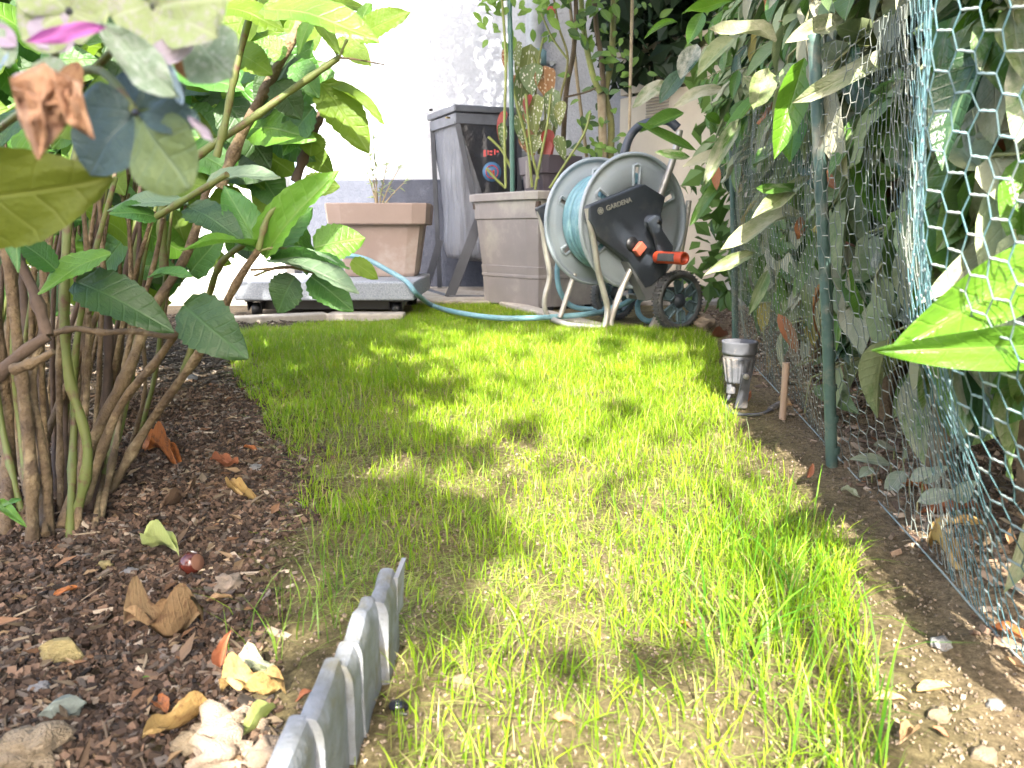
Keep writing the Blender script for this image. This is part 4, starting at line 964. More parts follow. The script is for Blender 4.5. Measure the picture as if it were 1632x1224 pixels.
# frame tubes
def tb(name, pts, r_=.0085, mat=tubem, n=6): mm = MB(); mm.tube(spline(pts, n), r_, 12); return mm.build(name, mat, reel)
tb('leg', [OP(936, 332, .03), OP(942, 365, .03), OP(948, 395, .03), OP(953, 430, .03), OP(962, 465, .03), OP(968, 490, .03), OP(966, 512, .035), OP(962, 522, .035)])
tb('leg', [OP(1010, 420, .03), OP(993, 455, .03), OP(982, 485, .03), OP(974, 510, .03), OP(974, 520, .035)])
tb('leg', [OP(859, 336, -.20), OP(864, 362, -.20), OP(870, 403, -.20), OP(876, 440, -.2), OP(869, 470, -.2), OP(868, 490, -.2), OP(873, 503, -.2), OP(880, 508, -.2)], .008)
tb('leg', [OP(916, 436, -.18), OP(905, 468, -.18), OP(896, 495, -.18), OP(892, 506, -.18)], .008)
f1 = OP(880, 509, -.2); f2 = OP(962, 522, .03)
tb('foot_bar', [f1, f1.lerp(f2, .5)+Vector((-.02, -.05, 0)), f2], .0085)
tb('side_arm', [OP(1098, 320, .0), OP(1092, 365, 0), OP(1085, 403, .0), OP(1078, 450, 0)], .008)
tb('cross_bar', [OP(1000, 472, -.1), OP(1075, 478, -.1)], .007)
m = MB(); m.prism([OP(857, 332, -.19), OP(876, 322, -.19), OP(882, 350, -.19), OP(880, 378, -.19), OP(868, 365, -.19)], A*-.02); m.build('far_side_plate', covm, reel, bevel=.003)
ha = [OP(990, 262, -.09), OP(994, 246, -.09), OP(1004, 218, -.09), OP(1018, 202, -.07), OP(1040, 194, -.03), OP(1064, 192, .0), OP(1080, 204, .02)]
tb('handle_grip', ha, .0125, covm)
tb('handle_tube', [OP(1083, 208, .022), OP(1075, 245, .022), OP(1062, 285, .02), OP(1052, 312, .015), OP(1040, 345, .01)], .010)
tb('handle_tube', [OP(990, 260, -.09), OP(984, 300, -.09), OP(978, 340, -.09)], .010)
# wheels
def wheel(c, root, R=.083):
    m = MB(); prof = [(R*.80, -.014), (R*.93, -.017), (R, -.010), (R*1.01, 0), (R, .010), (R*.93, .017), (R*.80, .014)]
    m.lathe(prof, c, ax=A, n=48, closed=True)
    for k in range(48): a = 2*pi*k/48; u = B*cos(a)+Zv*sin(a); m.box(c+u*R*1.0, .004, .026, .006, M=Matrix((u.cross(A), A, u)).transposed())
    w_ = m.build('wheel', rubm, root)
    m = MB(); m.lathe([(R*.76, -.008), (R*.80, -.010), (R*.82, .0), (R*.80, .012), (R*.76, .010)], c, ax=A, n=48, closed=True)
    wl_ = m.build('rim', pm('teal_grey_rim', (.11, .17, .19), (.08, .12, .14), rough=.5) if 'teal_grey_rim' not in bpy.data.materials else bpy.data.materials['teal_grey_rim'], w_)
    for k in range(6):
        a = radians(30+60*k+8); u = B*cos(a)+Zv*sin(a); v = A.cross(u); m = MB()
        m.prism([c+u*R*.24-v*R*.10, c+u*R*.24+v*R*.10, c+u*R*.66+v*R*.15, c+u*R*.72, c+u*R*.66-v*R*.15], A*.008)
        loop = [c+u*R*.76-v*R*.17, c+u*R*.40-v*R*.15, c+u*R*.30, c+u*R*.40+v*R*.15, c+u*R*.76+v*R*.17]
        m.tube([p+A*.010 for p in loop], .0032, 6)
        m.build('spoke', bpy.data.materials['teal_grey_rim'], w_)
    m = MB(); m.lathe([(0, .018), (R*.12, .018), (R*.2, .012), (R*.26, .008), (R*.26, -.008)], c, ax=A, n=24); m.build('hub', covm, w_)
    return w_
wc = OP(1080, 481, .055); wc.z = .086
wheel(wc, reel); wc2 = wc-A*.30; wheel(wc2, reel)
m = MB(); m.tube([wc, wc2], .006, 8); m.build('axle', tubem, reel)
# wedge under the wheel
g = G(1048, 524); m = MB(); m.prism([(g.x-.035, g.y-.05, 0), (g.x+.05, g.y-.05, 0), (g.x+.035, g.y-.045, .03), (g.x+.0, g.y-.04, .055), (g.x-.01, g.y-.045, .05)], (.01, .07, 0))
tag(m.build('stone_wedge', kerbm, bevel=.004), 'grey stone wedge chocking the front wheel of the hose reel', 'wedge')

# ================================================================== GARDEN SPOTLIGHT, PEG
g = G(1178, 652); sc = g.y/F
sp_ = thing('garden_spotlight', g, 'dusty black ribbed garden spotlight pointing upwards beside the netting', 'spotlight')
plast = pm('dusty_black_plastic', (.09, .093, .105), (.06, .063, .073), rough=.9, scale=40, bump=.2, c3=(.22, .19, .16), s3=25)
def zz(py): return P(1176, py, g.y).z
cx_ = P(1176, 600, g.y).x
m = MB(); m.lathe([(.020*1, zz(563)), (.0262, zz(564)), (.0268, zz(560)), (.0268, zz(549)), (.0275, zz(546)), (.0272, zz(543)), (.023, zz(544)), (.022, zz(552)), (0, zz(552))], (cx_, g.y, 0), n=40); m.build('rim_ring', plast, sp_)
m = MB(); n = 56; rings = [(zz(563), .0245), (zz(570), .0245), (zz(571), .0235), (zz(606), .0175), (zz(608), .0165)]; vs = []
for i, (z_, r_) in enumerate(rings):
    for k in range(n):
        rr2 = r_+(.0022 if (k % 4) < 2 and i >= 2 else 0); a = 2*pi*k/n; vs.append((cx_+rr2*cos(a), g.y+rr2*sin(a), z_))
m.add(vs, [(i*n+k, i*n+(k+1) % n, (i+1)*n+(k+1) % n, (i+1)*n+k) for i in range(4) for k in range(n)]); m.add(vs[-n:], [tuple(range(n))]); m.build('lamp_body', plast, sp_)
m = MB(); m.tube([(cx_-.010, g.y, zz(606)), (cx_-.010, g.y, zz(626))], .007, 14); m.build('cable_gland', plast, sp_)
m = MB(); bx_ = P(1180, 600, g.y).x; m.prism([(bx_-.006, g.y-.029, zz(590)), (bx_+.006, g.y-.029, zz(590)), (bx_+.0085, g.y-.026, zz(604)), (bx_+.0095, g.y-.014, zz(648)), (bx_-.0105, g.y-.014, zz(648)), (bx_-.006, g.y-.026, zz(604))], (0, .004, 0)); m.build('bracket', plast, sp_, bevel=.001)
m = MB(); m.lathe([(0, -.003), (.0045, -.003), (.0045, .001), (0, .002)], (bx_, g.y-.031, zz(595)), ax=(0, -1, 0), n=12); m.build('screw', pm('screw_metal', (.3, .28, .24), rough=.5), sp_)
m = MB(); m.tube(spline([(cx_-.010, g.y, zz(624)), P(1160, 636, g.y), G(1156, 648, .004), G(1166, 660, .003), G(1190, 664, .003), G(1215, 662, .003), G(1236, 652, .003)], 8), .0026, 8); m.build('cable', plast, sp_)
m = MB(); m.tube([G(1228, 655, .003), G(1242, 648, .004)], .0055, 10); m.build('connector', plast, sp_)
m = MB(); b_ = G(1247, 668); t_ = P(1253, 578, b_.y); m.tube([b_-Vector((0, 0, .02)), b_.lerp(t_, .5), t_], [.0052, .005, .0055], 10)
tag(m.build('wooden_peg', pm('peg_wood', (.48, .33, .24), (.38, .26, .18), rough=.8, scale=20, bump=.4)), 'short pinkish wooden peg stuck in the soil right of the spotlight', 'peg')

# ================================================================== CHICKEN WIRE FENCE
Y1 = G(1330, 741).y; Y2 = G(1173, 549).y
fence = thing('wire_fence', G(1330, 741), 'teal chicken wire fence on thin green stakes in front of the laurel hedge', 'fence')
postm = pm('fence_post_green', (.075, .13, .11), (.055, .10, .085), rough=.5, scale=50, bump=.3, c3=(.20, .19, .15), s3=20)
for (bx2, by2, tx2, ty2, r_) in ((1330, 742, 1297, 62, .0068), (1173, 549, 1166, 195, .0078)):
    b_ = G(bx2, by2); t_ = P(tx2, ty2, b_.y); m = MB(); m.tube([b_-Vector((0, 0, .03)), b_.lerp(t_, .35), b_.lerp(t_, .7), t_], r_, 14)
    for k in range(26): q = b_.lerp(t_, k/25); m.lathe([(r_, -.004), (r_*1.05, 0), (r_, .004)], q, n=14) if k % 2 else None
    m.build('post', postm, fence)
stn = [(0, G(1176, 552), P(1166, 190, Y2)), (.45, G(1332, 724), P(1302, 66, Y1-.008)), (.58, G(1430, 832), P(1402, 20, .80)), (.65, G(1490, 897), P(1446, 0, .70)),
       (.76, G(1565, 985), P(1464, -20, .55)), (.84, G(1640, 1066), P(1486, -30, .43)), (1.0, G(1850, 1240), P(1790, -60, .34)), (1.15, G(2150, 1400), P(2200, -60, .31))]
def fpt(u, v):
    for i in range(len(stn)-1):
        if u <= stn[i+1][0] or i == len(stn)-2: break
    a_, b_ = stn[i], stn[i+1]; f = (u-a_[0])/(b_[0]-a_[0]); f2 = f
    Bp = a_[1].lerp(b_[1], f2); Tp = a_[2].lerp(b_[2], f2); s = 1-(1-v)**1.9
    return Vector((Bp.x*(1-s)+Tp.x*s, Bp.y*(1-s)+Tp.y*s, Bp.z*(1-v)+Tp.z*v+.002))
us = np.linspace(0, 1.15, 200); mid = [fpt(u, .6) for u in us]; arc = np.concatenate([[0], np.cumsum([(mid[i+1]-mid[i]).length for i in range(199)])])
Lf = arc[-1]; Hf = .52; cw = .0140; chh = .0128            # half cell sizes
def fmap(s, z):
    u = float(np.interp(s, arc, us)); p = fpt(u, max(0, min(1.02, z/Hf)))
    q = Vector((s*38, z*38, 0)); return p+Vector((mnoise.noise(q), mnoise.noise(q+Vector((9, 0, 0))), mnoise.noise(q+Vector((0, 9, 0)))))*.0022+Vector((mnoise.noise(q*.12), mnoise.noise(q*.12+Vector((5, 0, 0))), 0))*.016
nc_ = int(Lf/(cw*2)); nr_ = int(Hf/(chh))
mw = MB(); mt_ = MB(); mwf = MB(); mtf = MB(); sN = float(np.interp(.72, us, arc))
for r_ in range(nr_+1):
    z = r_*chh; offx = (r_ % 2)*cw
    for c_i in range(nc_):
        s = c_i*2*cw+offx; e = cw*.36
        pL = fmap(s-e, z); pR = fmap(s+e, z)
        # twisted joint
        k_ = 5; pts = [pL.lerp(pR, j/(k_-1)) for j in range(k_)]
        nr = s+random.gauss(0, .05) > sN; (mt_ if nr else mtf).tube(pts, [.00045, .0009, .00055, .0009, .00045] if nr else [.0004, .0008, .0005, .0008, .0004], 5, cap=False)
        if r_ < nr_:
            for a_, b_ in ((pR, fmap(s+cw-e, z+chh)), (pL, fmap(s-cw+e, z+chh))): (mw if nr else mwf).tube([a_, b_], .00043 if nr else .00042, 4, cap=False)
wirem = pm('teal_wire', (.07, .16, .18), (.04, .08, .085), rough=.55, scale=14, c3=(.30, .30, .24), s3=5)
twm = pm('twisted_wire', (.36, .37, .33), (.17, .25, .26), rough=.55, scale=14)
mwf.build('wire_mesh', pm('dusty_wire', (.19, .20, .17), (.10, .13, .12), rough=.7, scale=10, c3=(.33, .31, .25), s3=6), fence)['kind'] = 'stuff'; mtf.build('twisted_joints', pm('dusty_twist', (.36, .35, .29), (.22, .25, .22), rough=.7, scale=14), fence)['kind'] = 'stuff'
mw.build('wire_mesh', wirem, fence)['kind'] = 'stuff'; mt_.build('twisted_joints', twm, fence)['kind'] = 'stuff'
m = MB(); m.tube(spline([fpt(u, 0)+Vector((-.004, 0, .002)) for u in np.linspace(0, 1.1, 14)], 4), .0009, 6); m.build('ground_wire', twm, fence)
# ================================================================== LAUREL HEDGE
def xf(y): return .215+.185*y
HM = {
 'dusty': leafmat('laurel_dusty', (.12, .20, .05), (.08, .15, .04), (.26, .28, .17), transl=.15, rough=.45, dust=.6, nlat=9, dustc=(.31, .34, .19)),
 'pale': leafmat('laurel_pale', (.17, .21, .08), (.13, .18, .06), (.28, .30, .16), transl=.2, rough=.4, dust=1.0, nlat=9, dustc=(.42, .40, .29)),
 'green': leafmat('laurel_green', (.09, .19, .03), (.06, .14, .025), (.17, .27, .07), transl=.3, rough=.28, dust=.35, nlat=9),
 'dark': leafmat('laurel_dark', (.035, .08, .03), (.025, .055, .022), (.08, .13, .05), transl=.15, rough=.25, dust=.2, nlat=9),
 'fresh': leafmat('laurel_fresh', (.11, .24, .018), (.08, .19, .018), (.17, .30, .05), transl=.4, rough=.3, nlat=9),
 'dead': leafmat('laurel_dead', (.38, .14, .04), (.30, .11, .05), (.42, .22, .1), transl=.15, rough=.5, nlat=9),
 'yellow': leafmat('laurel_yellow', (.40, .33, .06), (.34, .26, .06), (.5, .45, .15), transl=.3, rough=.5, nlat=9),
}
branchm = pm('laurel_bark', (.24, .17, .10), (.15, .10, .06), rough=.85, scale=50, bump=.8, bdist=.003)
twigm = pm('laurel_twig', (.22, .26, .09), (.28, .24, .13), rough=.6, scale=30)
yb = [.30, .80, 1.25, 1.75, 2.40]
blab = ['nearest laurel bush with large dusty leaves behind the netting at the right edge', 'laurel bush behind the netting at the nearest green stake', 'laurel bush behind the netting above the garden spotlight', 'farthest laurel bush leaning over the hose reel wheel']
bushes = []
for i in range(4):
    yc = (yb[i]+yb[i+1])/2; o = thing('laurel_bush', (xf(yc)+.3, yc, 0), blab[i], 'bush', 'laurel bushes forming the hedge'); bushes.append(o)
def bush_of(y):
    for i in range(4):
        if y < yb[i+1]: return i
    return 3
cnt = [0]*4; sprig = [MB() for _ in range(4)]
def hleaf(b, t, w_, kind, hint, i):
    me = leafmesh(HM[kind], ns=7, na=1 if w_ < .03 else 2, shape='laurel', fold=random.choice([.12, .3, .45]), curl=random.choice([-.1, .2, .45]), wave=random.choice([0, .5]), seed=random.randrange(3))
    leaf(me, b, t, w_, hint, bushes[i]); cnt[i] += 1
# hand-placed leaves seen clearly in the photograph: base px, tip px, Y, width px, kind
HL = [(1452, 88, 1282, 128, .84, 34, 'pale'), (1282, 92, 1238, 248, .95, 44, 'fresh'), (1240, 62, 1125, 52, 1.05, 26, 'pale'), (1345, 30, 1245, 75, .9, 30, 'pale'), (1225, 110, 1198, 180, 1.15, 36, 'pale'),
      (1275, 340, 1145, 390, 1.1, 30, 'pale'), (1290, 285, 1195, 345, 1.0, 26, 'pale'), (1200, 405, 1128, 430, 1.3, 20, 'pale'), (1285, 310, 1212, 290, 1.0, 22, 'green'), (1395, 80, 1372, 180, .98, 50, 'green'),
      (1480, 90, 1520, 290, .66, 70, 'dusty'), (1570, 110, 1545, 255, .62, 44, 'dark'), (1600, 240, 1500, 390, .60, 80, 'dusty'), (1440, 200, 1335, 275, 1.0, 30, 'pale'), (1405, 260, 1420, 345, 1.0, 30, 'dusty'),
      (1680, 330, 1478, 470, .55, 50, 'pale'), (1660, 360, 1490, 345, .62, 60, 'green'), (1180, 190, 1120, 300, 1.5, 24, 'green'), (1160, 240, 1090, 260, 1.6, 18, 'pale'), (1150, 290, 1098, 350, 1.6, 18, 'green'),
      (1110, 240, 1010, 200, 1.95, 24, 'green'), (1090, 180, 1020, 205, 1.95, 22, 'green'), (1100, 250, 1040, 245, 1.9, 16, 'green'), (1060, 130, 1010, 160, 2.1, 22, 'green'), (1090, 110, 1050, 160, 2.0, 26, 'dark'), (1110, 70, 1085, 130, 1.9, 30, 'dark'),
      (1080, 35, 1026, 45, 2.0, 12, 'fresh'), (1120, 20, 1095, 75, 1.7, 22, 'green'), (1170, 60, 1110, 105, 1.5, 26, 'dusty'), (1150, 140, 1080, 150, 1.6, 22, 'pale'), (1230, 170, 1190, 120, 1.3, 26, 'green'), (1170, 0, 1090, 15, 1.5, 20, 'fresh'), (1330, 0, 1300, -40, .9, 30, 'fresh'),
      (1632, 90, 1625, -60, .55, 60, 'pale'), (1650, 600, 1520, 720, .60, 60, 'dusty'), (1660, 780, 1612, 945, .46, 40, 'pale'), (1530, 600, 1510, 700, .72, 56, 'dusty'), (1470, 590, 1425, 660, .82, 34, 'dusty'), (1420, 520, 1380, 590, .9, 26, 'dusty'),
      (1340, 440, 1400, 510, .92, 10, 'dead'), (1400, 500, 1432, 560, .9, 12, 'dead'), (1580, 190, 1610, 270, .6, 26, 'dead'), (1300, 275, 1330, 290, .93, 20, 'dead'), (1280, 345, 1268, 385, 1.0, 16, 'dead'), (1140, 262, 1142, 300, 1.6, 14, 'dead'),
      (1240, 500, 1275, 560, 1.15, 20, 'dead'), (1300, 380, 1265, 480, 1.05, 22, 'dusty'), (1225, 430, 1195, 500, 1.3, 18, 'dusty'), (1290, 365, 1316, 372, .95, 9, 'yellow')]
for j, (x0, y0, x1_, y1_, Y_, w_, kd) in enumerate(HL):
    b_ = P(x0, y0, Y_+.02); t_ = P(x1_, y1_, Y_-.02)
    hleaf(b_, t_, w_/F*Y_*1.1, kd, (random.uniform(-.6, 0), -1, random.uniform(.2, 1)), bush_of(Y_))
# bright shoot poking through the netting
shoot = bushes[0]
fb = leafmesh(HM['fresh'], ns=14, na=3, shape='laurel', fold=.35, curl=.15, wave=.3, seed=5)
for (x0, y0, x1_, y1_, Y0, Y1_, w_, hint) in ((1760, 375, 1424, 556, .42, .40, .034, (-.3, -1, .35)), (1730, 545, 1404, 563, .395, .385, .023, (0, -1, .05)), (1790, 400, 1520, 470, .55, .50, .05, (-.3, -.4, 1)), (1800, 520, 1500, 520, .56, .52, .04, (0, -.5, 1))):
    mm = fb if w_ < .037 else leafmesh(HM['green'], ns=14, na=3, shape='laurel', fold=.3, curl=.15, wave=.3, seed=6)
    leaf(mm, P(x0, y0, Y0), P(x1_, y1_, Y1_), w_, hint, shoot); cnt[0] += 1
extra = []
random.seed(21)
nsh = 0
while nsh < 860:
    y = .38+2.0*random.random()**1.25; z = random.uniform(.2, 1.02) if y < 1 else random.uniform(.08, 1.02)
    x0 = xf(y)+random.uniform(.06, .34)
    over = .0 if z < .42 else (.05+.10*max(0, y-1.0))
    px = 816+F*x0/y
    if px > 2150 or (z-.28)*F/y > 560: continue
    nsh += 1
    bi = bush_of(y)
    d = Vector((-1, random.gauss(-.1, .5), random.gauss(.15, .5))).normalized(); L = random.uniform(.14, .26)
    base = Vector((x0, y, z)); npts = 5; pts = []; p = base.copy()
    for k in range(npts):
        pts.append(p.copy()); d = (d+Vector((0, 0, -.12))).normalized(); p = p+d*(L/npts)
        lim = xf(p.y)+.012-over
        if p.x < lim: p.x = lim
    sprig[bi].tube(pts, lerps(.0020, .0011, npts), 5)
    nl = random.randint(6, 9)
    for k in range(nl):
        f = (k+.5)/nl; q = pts[min(int(f*(npts-1)), npts-2)].lerp(pts[min(int(f*(npts-1))+1, npts-1)], f*(npts-1) % 1)
        side = (1 if k % 2 else -1); sd = d.cross(Vector((0, 0, 1))).normalized()
        ld = (d*random.uniform(.3, .9)+sd*side*random.uniform(.4, 1.0)+Vector((0, 0, random.gauss(-.75, .5)))).normalized()
        ln = random.uniform(.07, .125)*(1 if y < 1.2 else .85); t = q+ld*ln
        lim = xf(t.y)+.008-over
        if t.x < lim: t.x = lim+random.uniform(0, .015)
        if t.z < .01 or (t.z < .13 and random.random() < .8): continue
        r_ = random.random()
        if y > 1.45: kd = 'green' if r_ < .42 else 'dusty' if r_ < .64 else 'pale' if r_ < .80 else 'fresh' if r_ < .90 else 'dark' if r_ < .98 else 'yellow'
        else: kd = 'pale' if r_ < .13 else 'dusty' if r_ < .46 else 'green' if r_ < .80 else 'dark' if r_ < .92 else 'fresh' if r_ < .95 else 'dead' if r_ < .985 else 'yellow'
        wd_ = ln*random.uniform(.27, .36)
        if kd in ('dead', 'yellow') and y < .85: kd = 'green'
        extra.append((bi, q, t, wd_, kd))
# nearest leaves become parts, the rest joined
def pxsize(e): c = (e[1]+e[2])/2; return (e[2]-e[1]).length/max(c.y, .2) if abs(F*c.x/c.y) < 860 else 0
for bi in range(4):
    es = sorted([e for e in extra if e[0] == bi], key=pxsize, reverse=True); room = 298-cnt[bi]
    for e in es[:room]: hleaf(e[1], e[2], e[3], e[4], (random.uniform(-1.0, -.1), random.uniform(-.6, .2), random.uniform(.3, 1)), bi)
    rest = es[room:]
    for kd in sorted(set(e[4] for e in rest)):
        ee = [e for e in rest if e[4] == kd]
        V, UV, Fc = leafdata(ns=5, na=1, fold=.3, curl=.25, seed=2)
        q = np.array([e[1][:] for e in ee]); t = np.array([e[2][:] for e in ee]); ln = np.linalg.norm(t-q, axis=1); wv = np.array([e[3] for e in ee])
        hint = np.stack([rng.uniform(-1, -.1, len(ee)), rng.uniform(-.6, .2, len(ee)), rng.uniform(.3, 1, len(ee))], 1)
        X, Yv, Z = frames(t-q, hint)
        mass('leaf_mass', V, Fc, q, X*wv[:, None], Yv*ln[:, None], Z*ln[:, None], None, HM[kd], bushes[bi], smooth=True, uvs=UV)
    sprig[bi].build('twigs', twigm, bushes[bi])['kind'] = 'stuff'
    y0, y1 = yb[bi], yb[bi+1]
    for k in range(4):
        y = y0+(k+.5)/4*(y1-y0); xx = xf(y)+.12+.06*(k % 2); m = MB()
        m.tube(spline([(xx, y, -.02), (xx+.02*(-1)**k, y+.02, .35), (xx+.03, y-.03*(-1)**k, .8), (xx, y, 1.5)]), lerps(.014+.004*(k % 2), .007, 19), 9); m.build('trunk', branchm, bushes[bi])
    # deep interior and the upper half of the bush
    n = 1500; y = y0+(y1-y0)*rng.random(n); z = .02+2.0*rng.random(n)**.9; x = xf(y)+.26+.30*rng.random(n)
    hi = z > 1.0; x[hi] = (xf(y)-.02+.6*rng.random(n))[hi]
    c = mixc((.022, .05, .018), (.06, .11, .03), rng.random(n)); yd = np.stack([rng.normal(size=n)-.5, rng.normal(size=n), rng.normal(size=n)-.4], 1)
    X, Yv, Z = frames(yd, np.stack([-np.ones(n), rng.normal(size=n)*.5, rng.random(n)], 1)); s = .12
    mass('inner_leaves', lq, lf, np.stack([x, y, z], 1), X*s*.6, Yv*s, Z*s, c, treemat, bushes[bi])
# extra laurel behind the netting beyond the right edge and beyond the reel
def bigbush(name, loc, label, cat, n, sampler, size, c1, c2, stems):
    o = thing(name, loc, label, cat); m = MB()
    for s_ in stems: m.tube(spline([Vector(p) for p in s_]), lerps(.012, .004, (len(s_)-1)*6+1), 7)
    m.build('stem', branchm, o); crown('foliage', o, n, sampler, size, c1, c2); return o
bigbush('conifer', (1.15, 3.3, 0), 'dark evergreen filling the corner above the beige cabinet', 'conifer', 2600,
        lambda n: np.stack([.40+1.0*rng.random(n), 3.15+.45*rng.random(n), .9+1.0*rng.random(n)], 1), .10, (.012, .03, .014), (.03, .06, .02), [[(1.0, 3.35, 0), (1.0, 3.3, .8), (.9, 3.3, 1.6)], [(1.2, 3.3, 0), (1.25, 3.3, 1.5), (1.2, 3.3, 1.8)]])
bigbush('corner_laurel', (.95, 2.7, 0), 'leafy green bush rising behind the handle of the hose reel', 'bush', 900,
        lambda n: np.stack([.62+.5*rng.random(n), 2.45+.5*rng.random(n), .05+1.3*rng.random(n)], 1), .075, (.08, .16, .03), (.14, .24, .05), [[(.9, 2.7, 0), (.85, 2.7, .6), (.8, 2.65, 1.2)], [(.95, 2.6, 0), (1.0, 2.6, 1.2), (1.0, 2.6, 1.4)]])
# low variegated creeper under the netting
ivm = leafmat('creeper_leaf', (.30, .33, .24), (.16, .24, .12), (.45, .46, .36), transl=.2, rough=.5, dust=.7, nlat=6)
cr = thing('creeper', G(1420, 770), 'low grey green creeper with small oval leaves under the netting', 'plant'); m = MB()
CL = [(1420, 740, 1358, 725, 28), (1425, 715, 1395, 705, 26), (1440, 750, 1410, 790, 30), (1440, 730, 1442, 700, 24), (1450, 765, 1492, 745, 30), (1462, 800, 1530, 780, 34), (1470, 770, 1510, 740, 26), (1525, 800, 1552, 765, 34), (1540, 790, 1512, 815, 24), (1390, 745, 1370, 758, 20), (1500, 720, 1530, 700, 26)]
for j, (x0, y0, x1_, y1_, w_) in enumerate(CL):
    gg = G(x0, y0+25); b_ = P(x0, y0, gg.y); t_ = P(x1_, y1_, gg.y-.015)
    leaf(leafmesh(ivm, ns=7, na=2, shape='oval', fold=.2, curl=.2, seed=j % 3), b_, t_, w_/F*gg.y, (random.uniform(-.4, .2), -.6, 1), cr); m.tube([gg-Vector((0, 0, .005)), b_], .0011, 5)
m.build('stem', twigm, cr)

# ================================================================== SHRUB BEHIND THE REEL
rs = thing('pruned_shrub', P(965, 400, 3.1), 'tall pruned shrub with several bare stems behind the hose reel', 'shrub'); rs.location.z = 0
palem = pm('pale_bark', (.40, .33, .22), (.27, .21, .13), rough=.8, scale=30, bump=.5); oliv = pm('olive_bark', (.20, .20, .06), (.14, .13, .05), rough=.7, scale=30, bump=.5); dbark = pm('dark_twig_bark', (.12, .085, .05), (.08, .06, .035), rough=.8, scale=30)
def stem(pts, Y_, r0, r1, mat, root, name='stem'):
    m = MB(); p = spline([P(x_, y_, Y_) if not isinstance(x_, tuple) else P(*x_) for x_, y_ in pts], 5); m.tube(p, lerps(r0, r1, len(p)), 8); return m.build(name, mat, root)
stem([(958, 470), (960, 350), (961, 250), (960, 200), (958, 150)], 3.1, .018, .016, palem, rs, 'trunk')
stem([(968, 400), (970, 300), (974, 200), (965, 150), (975, 90), (978, 0), (980, -60)], 3.12, .016, .010, oliv, rs)
stem([(957, 148), (945, 120), (932, 60), (926, 0), (922, -60)], 3.08, .012, .009, stemg, rs)
stem([(962, 150), (958, 90), (950, 40), (945, -50)], 3.1, .011, .009, dbark, rs)
stem([(895, 280), (902, 150), (913, 90), (918, 20), (915, -50)], 3.05, .010, .008, dbark, rs)
stem([(935, 250), (925, 170), (918, 110), (908, 0)], 3.15, .007, .006, palem, rs)
stem([(880, 230), (892, 160), (905, 95), (890, 40), (880, -20)], 3.0, .005, .004, oliv, rs)
stem([(905, 95), (880, 60), (862, 20)], 3.0, .004, .003, stemg, rs)
stem([(900, 155), (930, 148), (950, 140)], 3.0, .004, .003, dbark, rs)
m = MB(); m.tube([P(1001, 420, 3.0), P(1003, 200, 3.0), P(1009, -50, 3.0)], .006, 8); tag(m.build('bamboo_cane', palem), 'thin pale bamboo cane standing right of the pruned shrub', 'cane')
tmpm = MB(); tmpm.tube(spline([P(922, -60, 3.08), Vector((.1, 2.95, 1.45)), Vector((-.35, 2.8, 1.7))]), lerps(.009, .004, 13), 7); tmpm.tube(spline([P(980, -60, 3.12), Vector((.3, 3.0, 1.7)), Vector((-.05, 2.8, 2.0))]), lerps(.009, .004, 13), 7); tmpm.build('added_branch', oliv, rs)  # unseen branches added to carry the overhead leaves
def csam(n):
    x = -.87+1.35*rng.random(n*2); z = 1.16+1.1*rng.random(n*2); y = 2.8+.12*rng.normal(size=n*2)
    k = (rng.random(n*2) < np.clip(.62+1.1*vnoise(x*9, z*9+4), .1, 1)*np.clip((x+.79)/.1, 0, 1)*np.clip(.55+(x+.73)*.8, 0, 1)); return np.stack([x, y, z], 1)[k][:n]
crown('crown', rs, 7000, csam, .036, (.08, .16, .03), (.12, .2, .04))  # unseen leaves added overhead to break the sun into flecks on the wall
lfm = leafmat('shrub_leaf', (.14, .27, .05), (.20, .34, .05), (.28, .36, .14), transl=.4, rough=.4); lfd = leafmat('shrub_leaf_dark', (.05, .11, .03), (.08, .15, .04), (.12, .18, .08), transl=.25, rough=.4)
random.seed(5)
for k in range(150):
    if k < 60: x_, y_ = random.gauss(925, 45), random.uniform(-30, 80)
    elif k < 100: x_, y_ = random.gauss(960, 25), random.uniform(80, 300)
    elif k < 125: x_, y_ = random.gauss(1000, 30), random.uniform(-10, 150)
    else: x_, y_ = random.gauss(945, 18), random.uniform(180, 330)
    Y_ = 3.0+.15*random.random(); b_ = P(x_, y_, Y_); d = Vector((random.gauss(0, 1), random.gauss(-.3, .5), random.gauss(-.4, .8))).normalized()*random.uniform(.03, .065)
    leaf(leafmesh(lfm if random.random() < .6 else lfd, ns=6, na=1, shape='oval', fold=.2, curl=.3, seed=k % 3), b_, b_+d, d.length*.5, (random.uniform(-.5, .5), -1, .5), rs)
# climber leaves round the stake
cl = thing('climbing_plant', P(812, 300, 2.82), 'climbing plant with small light green leaves at the top of the plant stake', 'plant')
m = MB(); m.tube(spline([P(806, 300, 2.82), P(804, 200, 2.82), P(806, 100, 2.82), P(800, 0, 2.82), P(795, -40, 2.82)]), .005, 7); m.build('stem', stemg, cl)
for k in range(52):
    x_, y_ = (random.gauss(800, 20), random.uniform(-20, 70)) if k < 36 else (random.gauss(860, 20), random.uniform(-10, 40))
    Y_ = 2.8+.08*random.random(); b_ = P(x_, y_, Y_); d = Vector((random.gauss(0, 1), random.gauss(-.3, .5), random.gauss(-.3, .7))).normalized()*random.uniform(.03, .055)
    leaf(leafmesh(lfm, ns=6, na=1, shape='oval', fold=.2, curl=.3, seed=k % 3), b_, b_+d, d.length*.55, (random.uniform(-.5, .5), -1, .5), cl)
m = MB(); c = P(878, 24, 2.95)
for k in range(6): a = k*pi/3; m.lathe([(0, 0), (.010, .006), (.008, .02), (0, .024)], c+Vector((cos(a)*.007, 0, sin(a)*.007)), n=8)
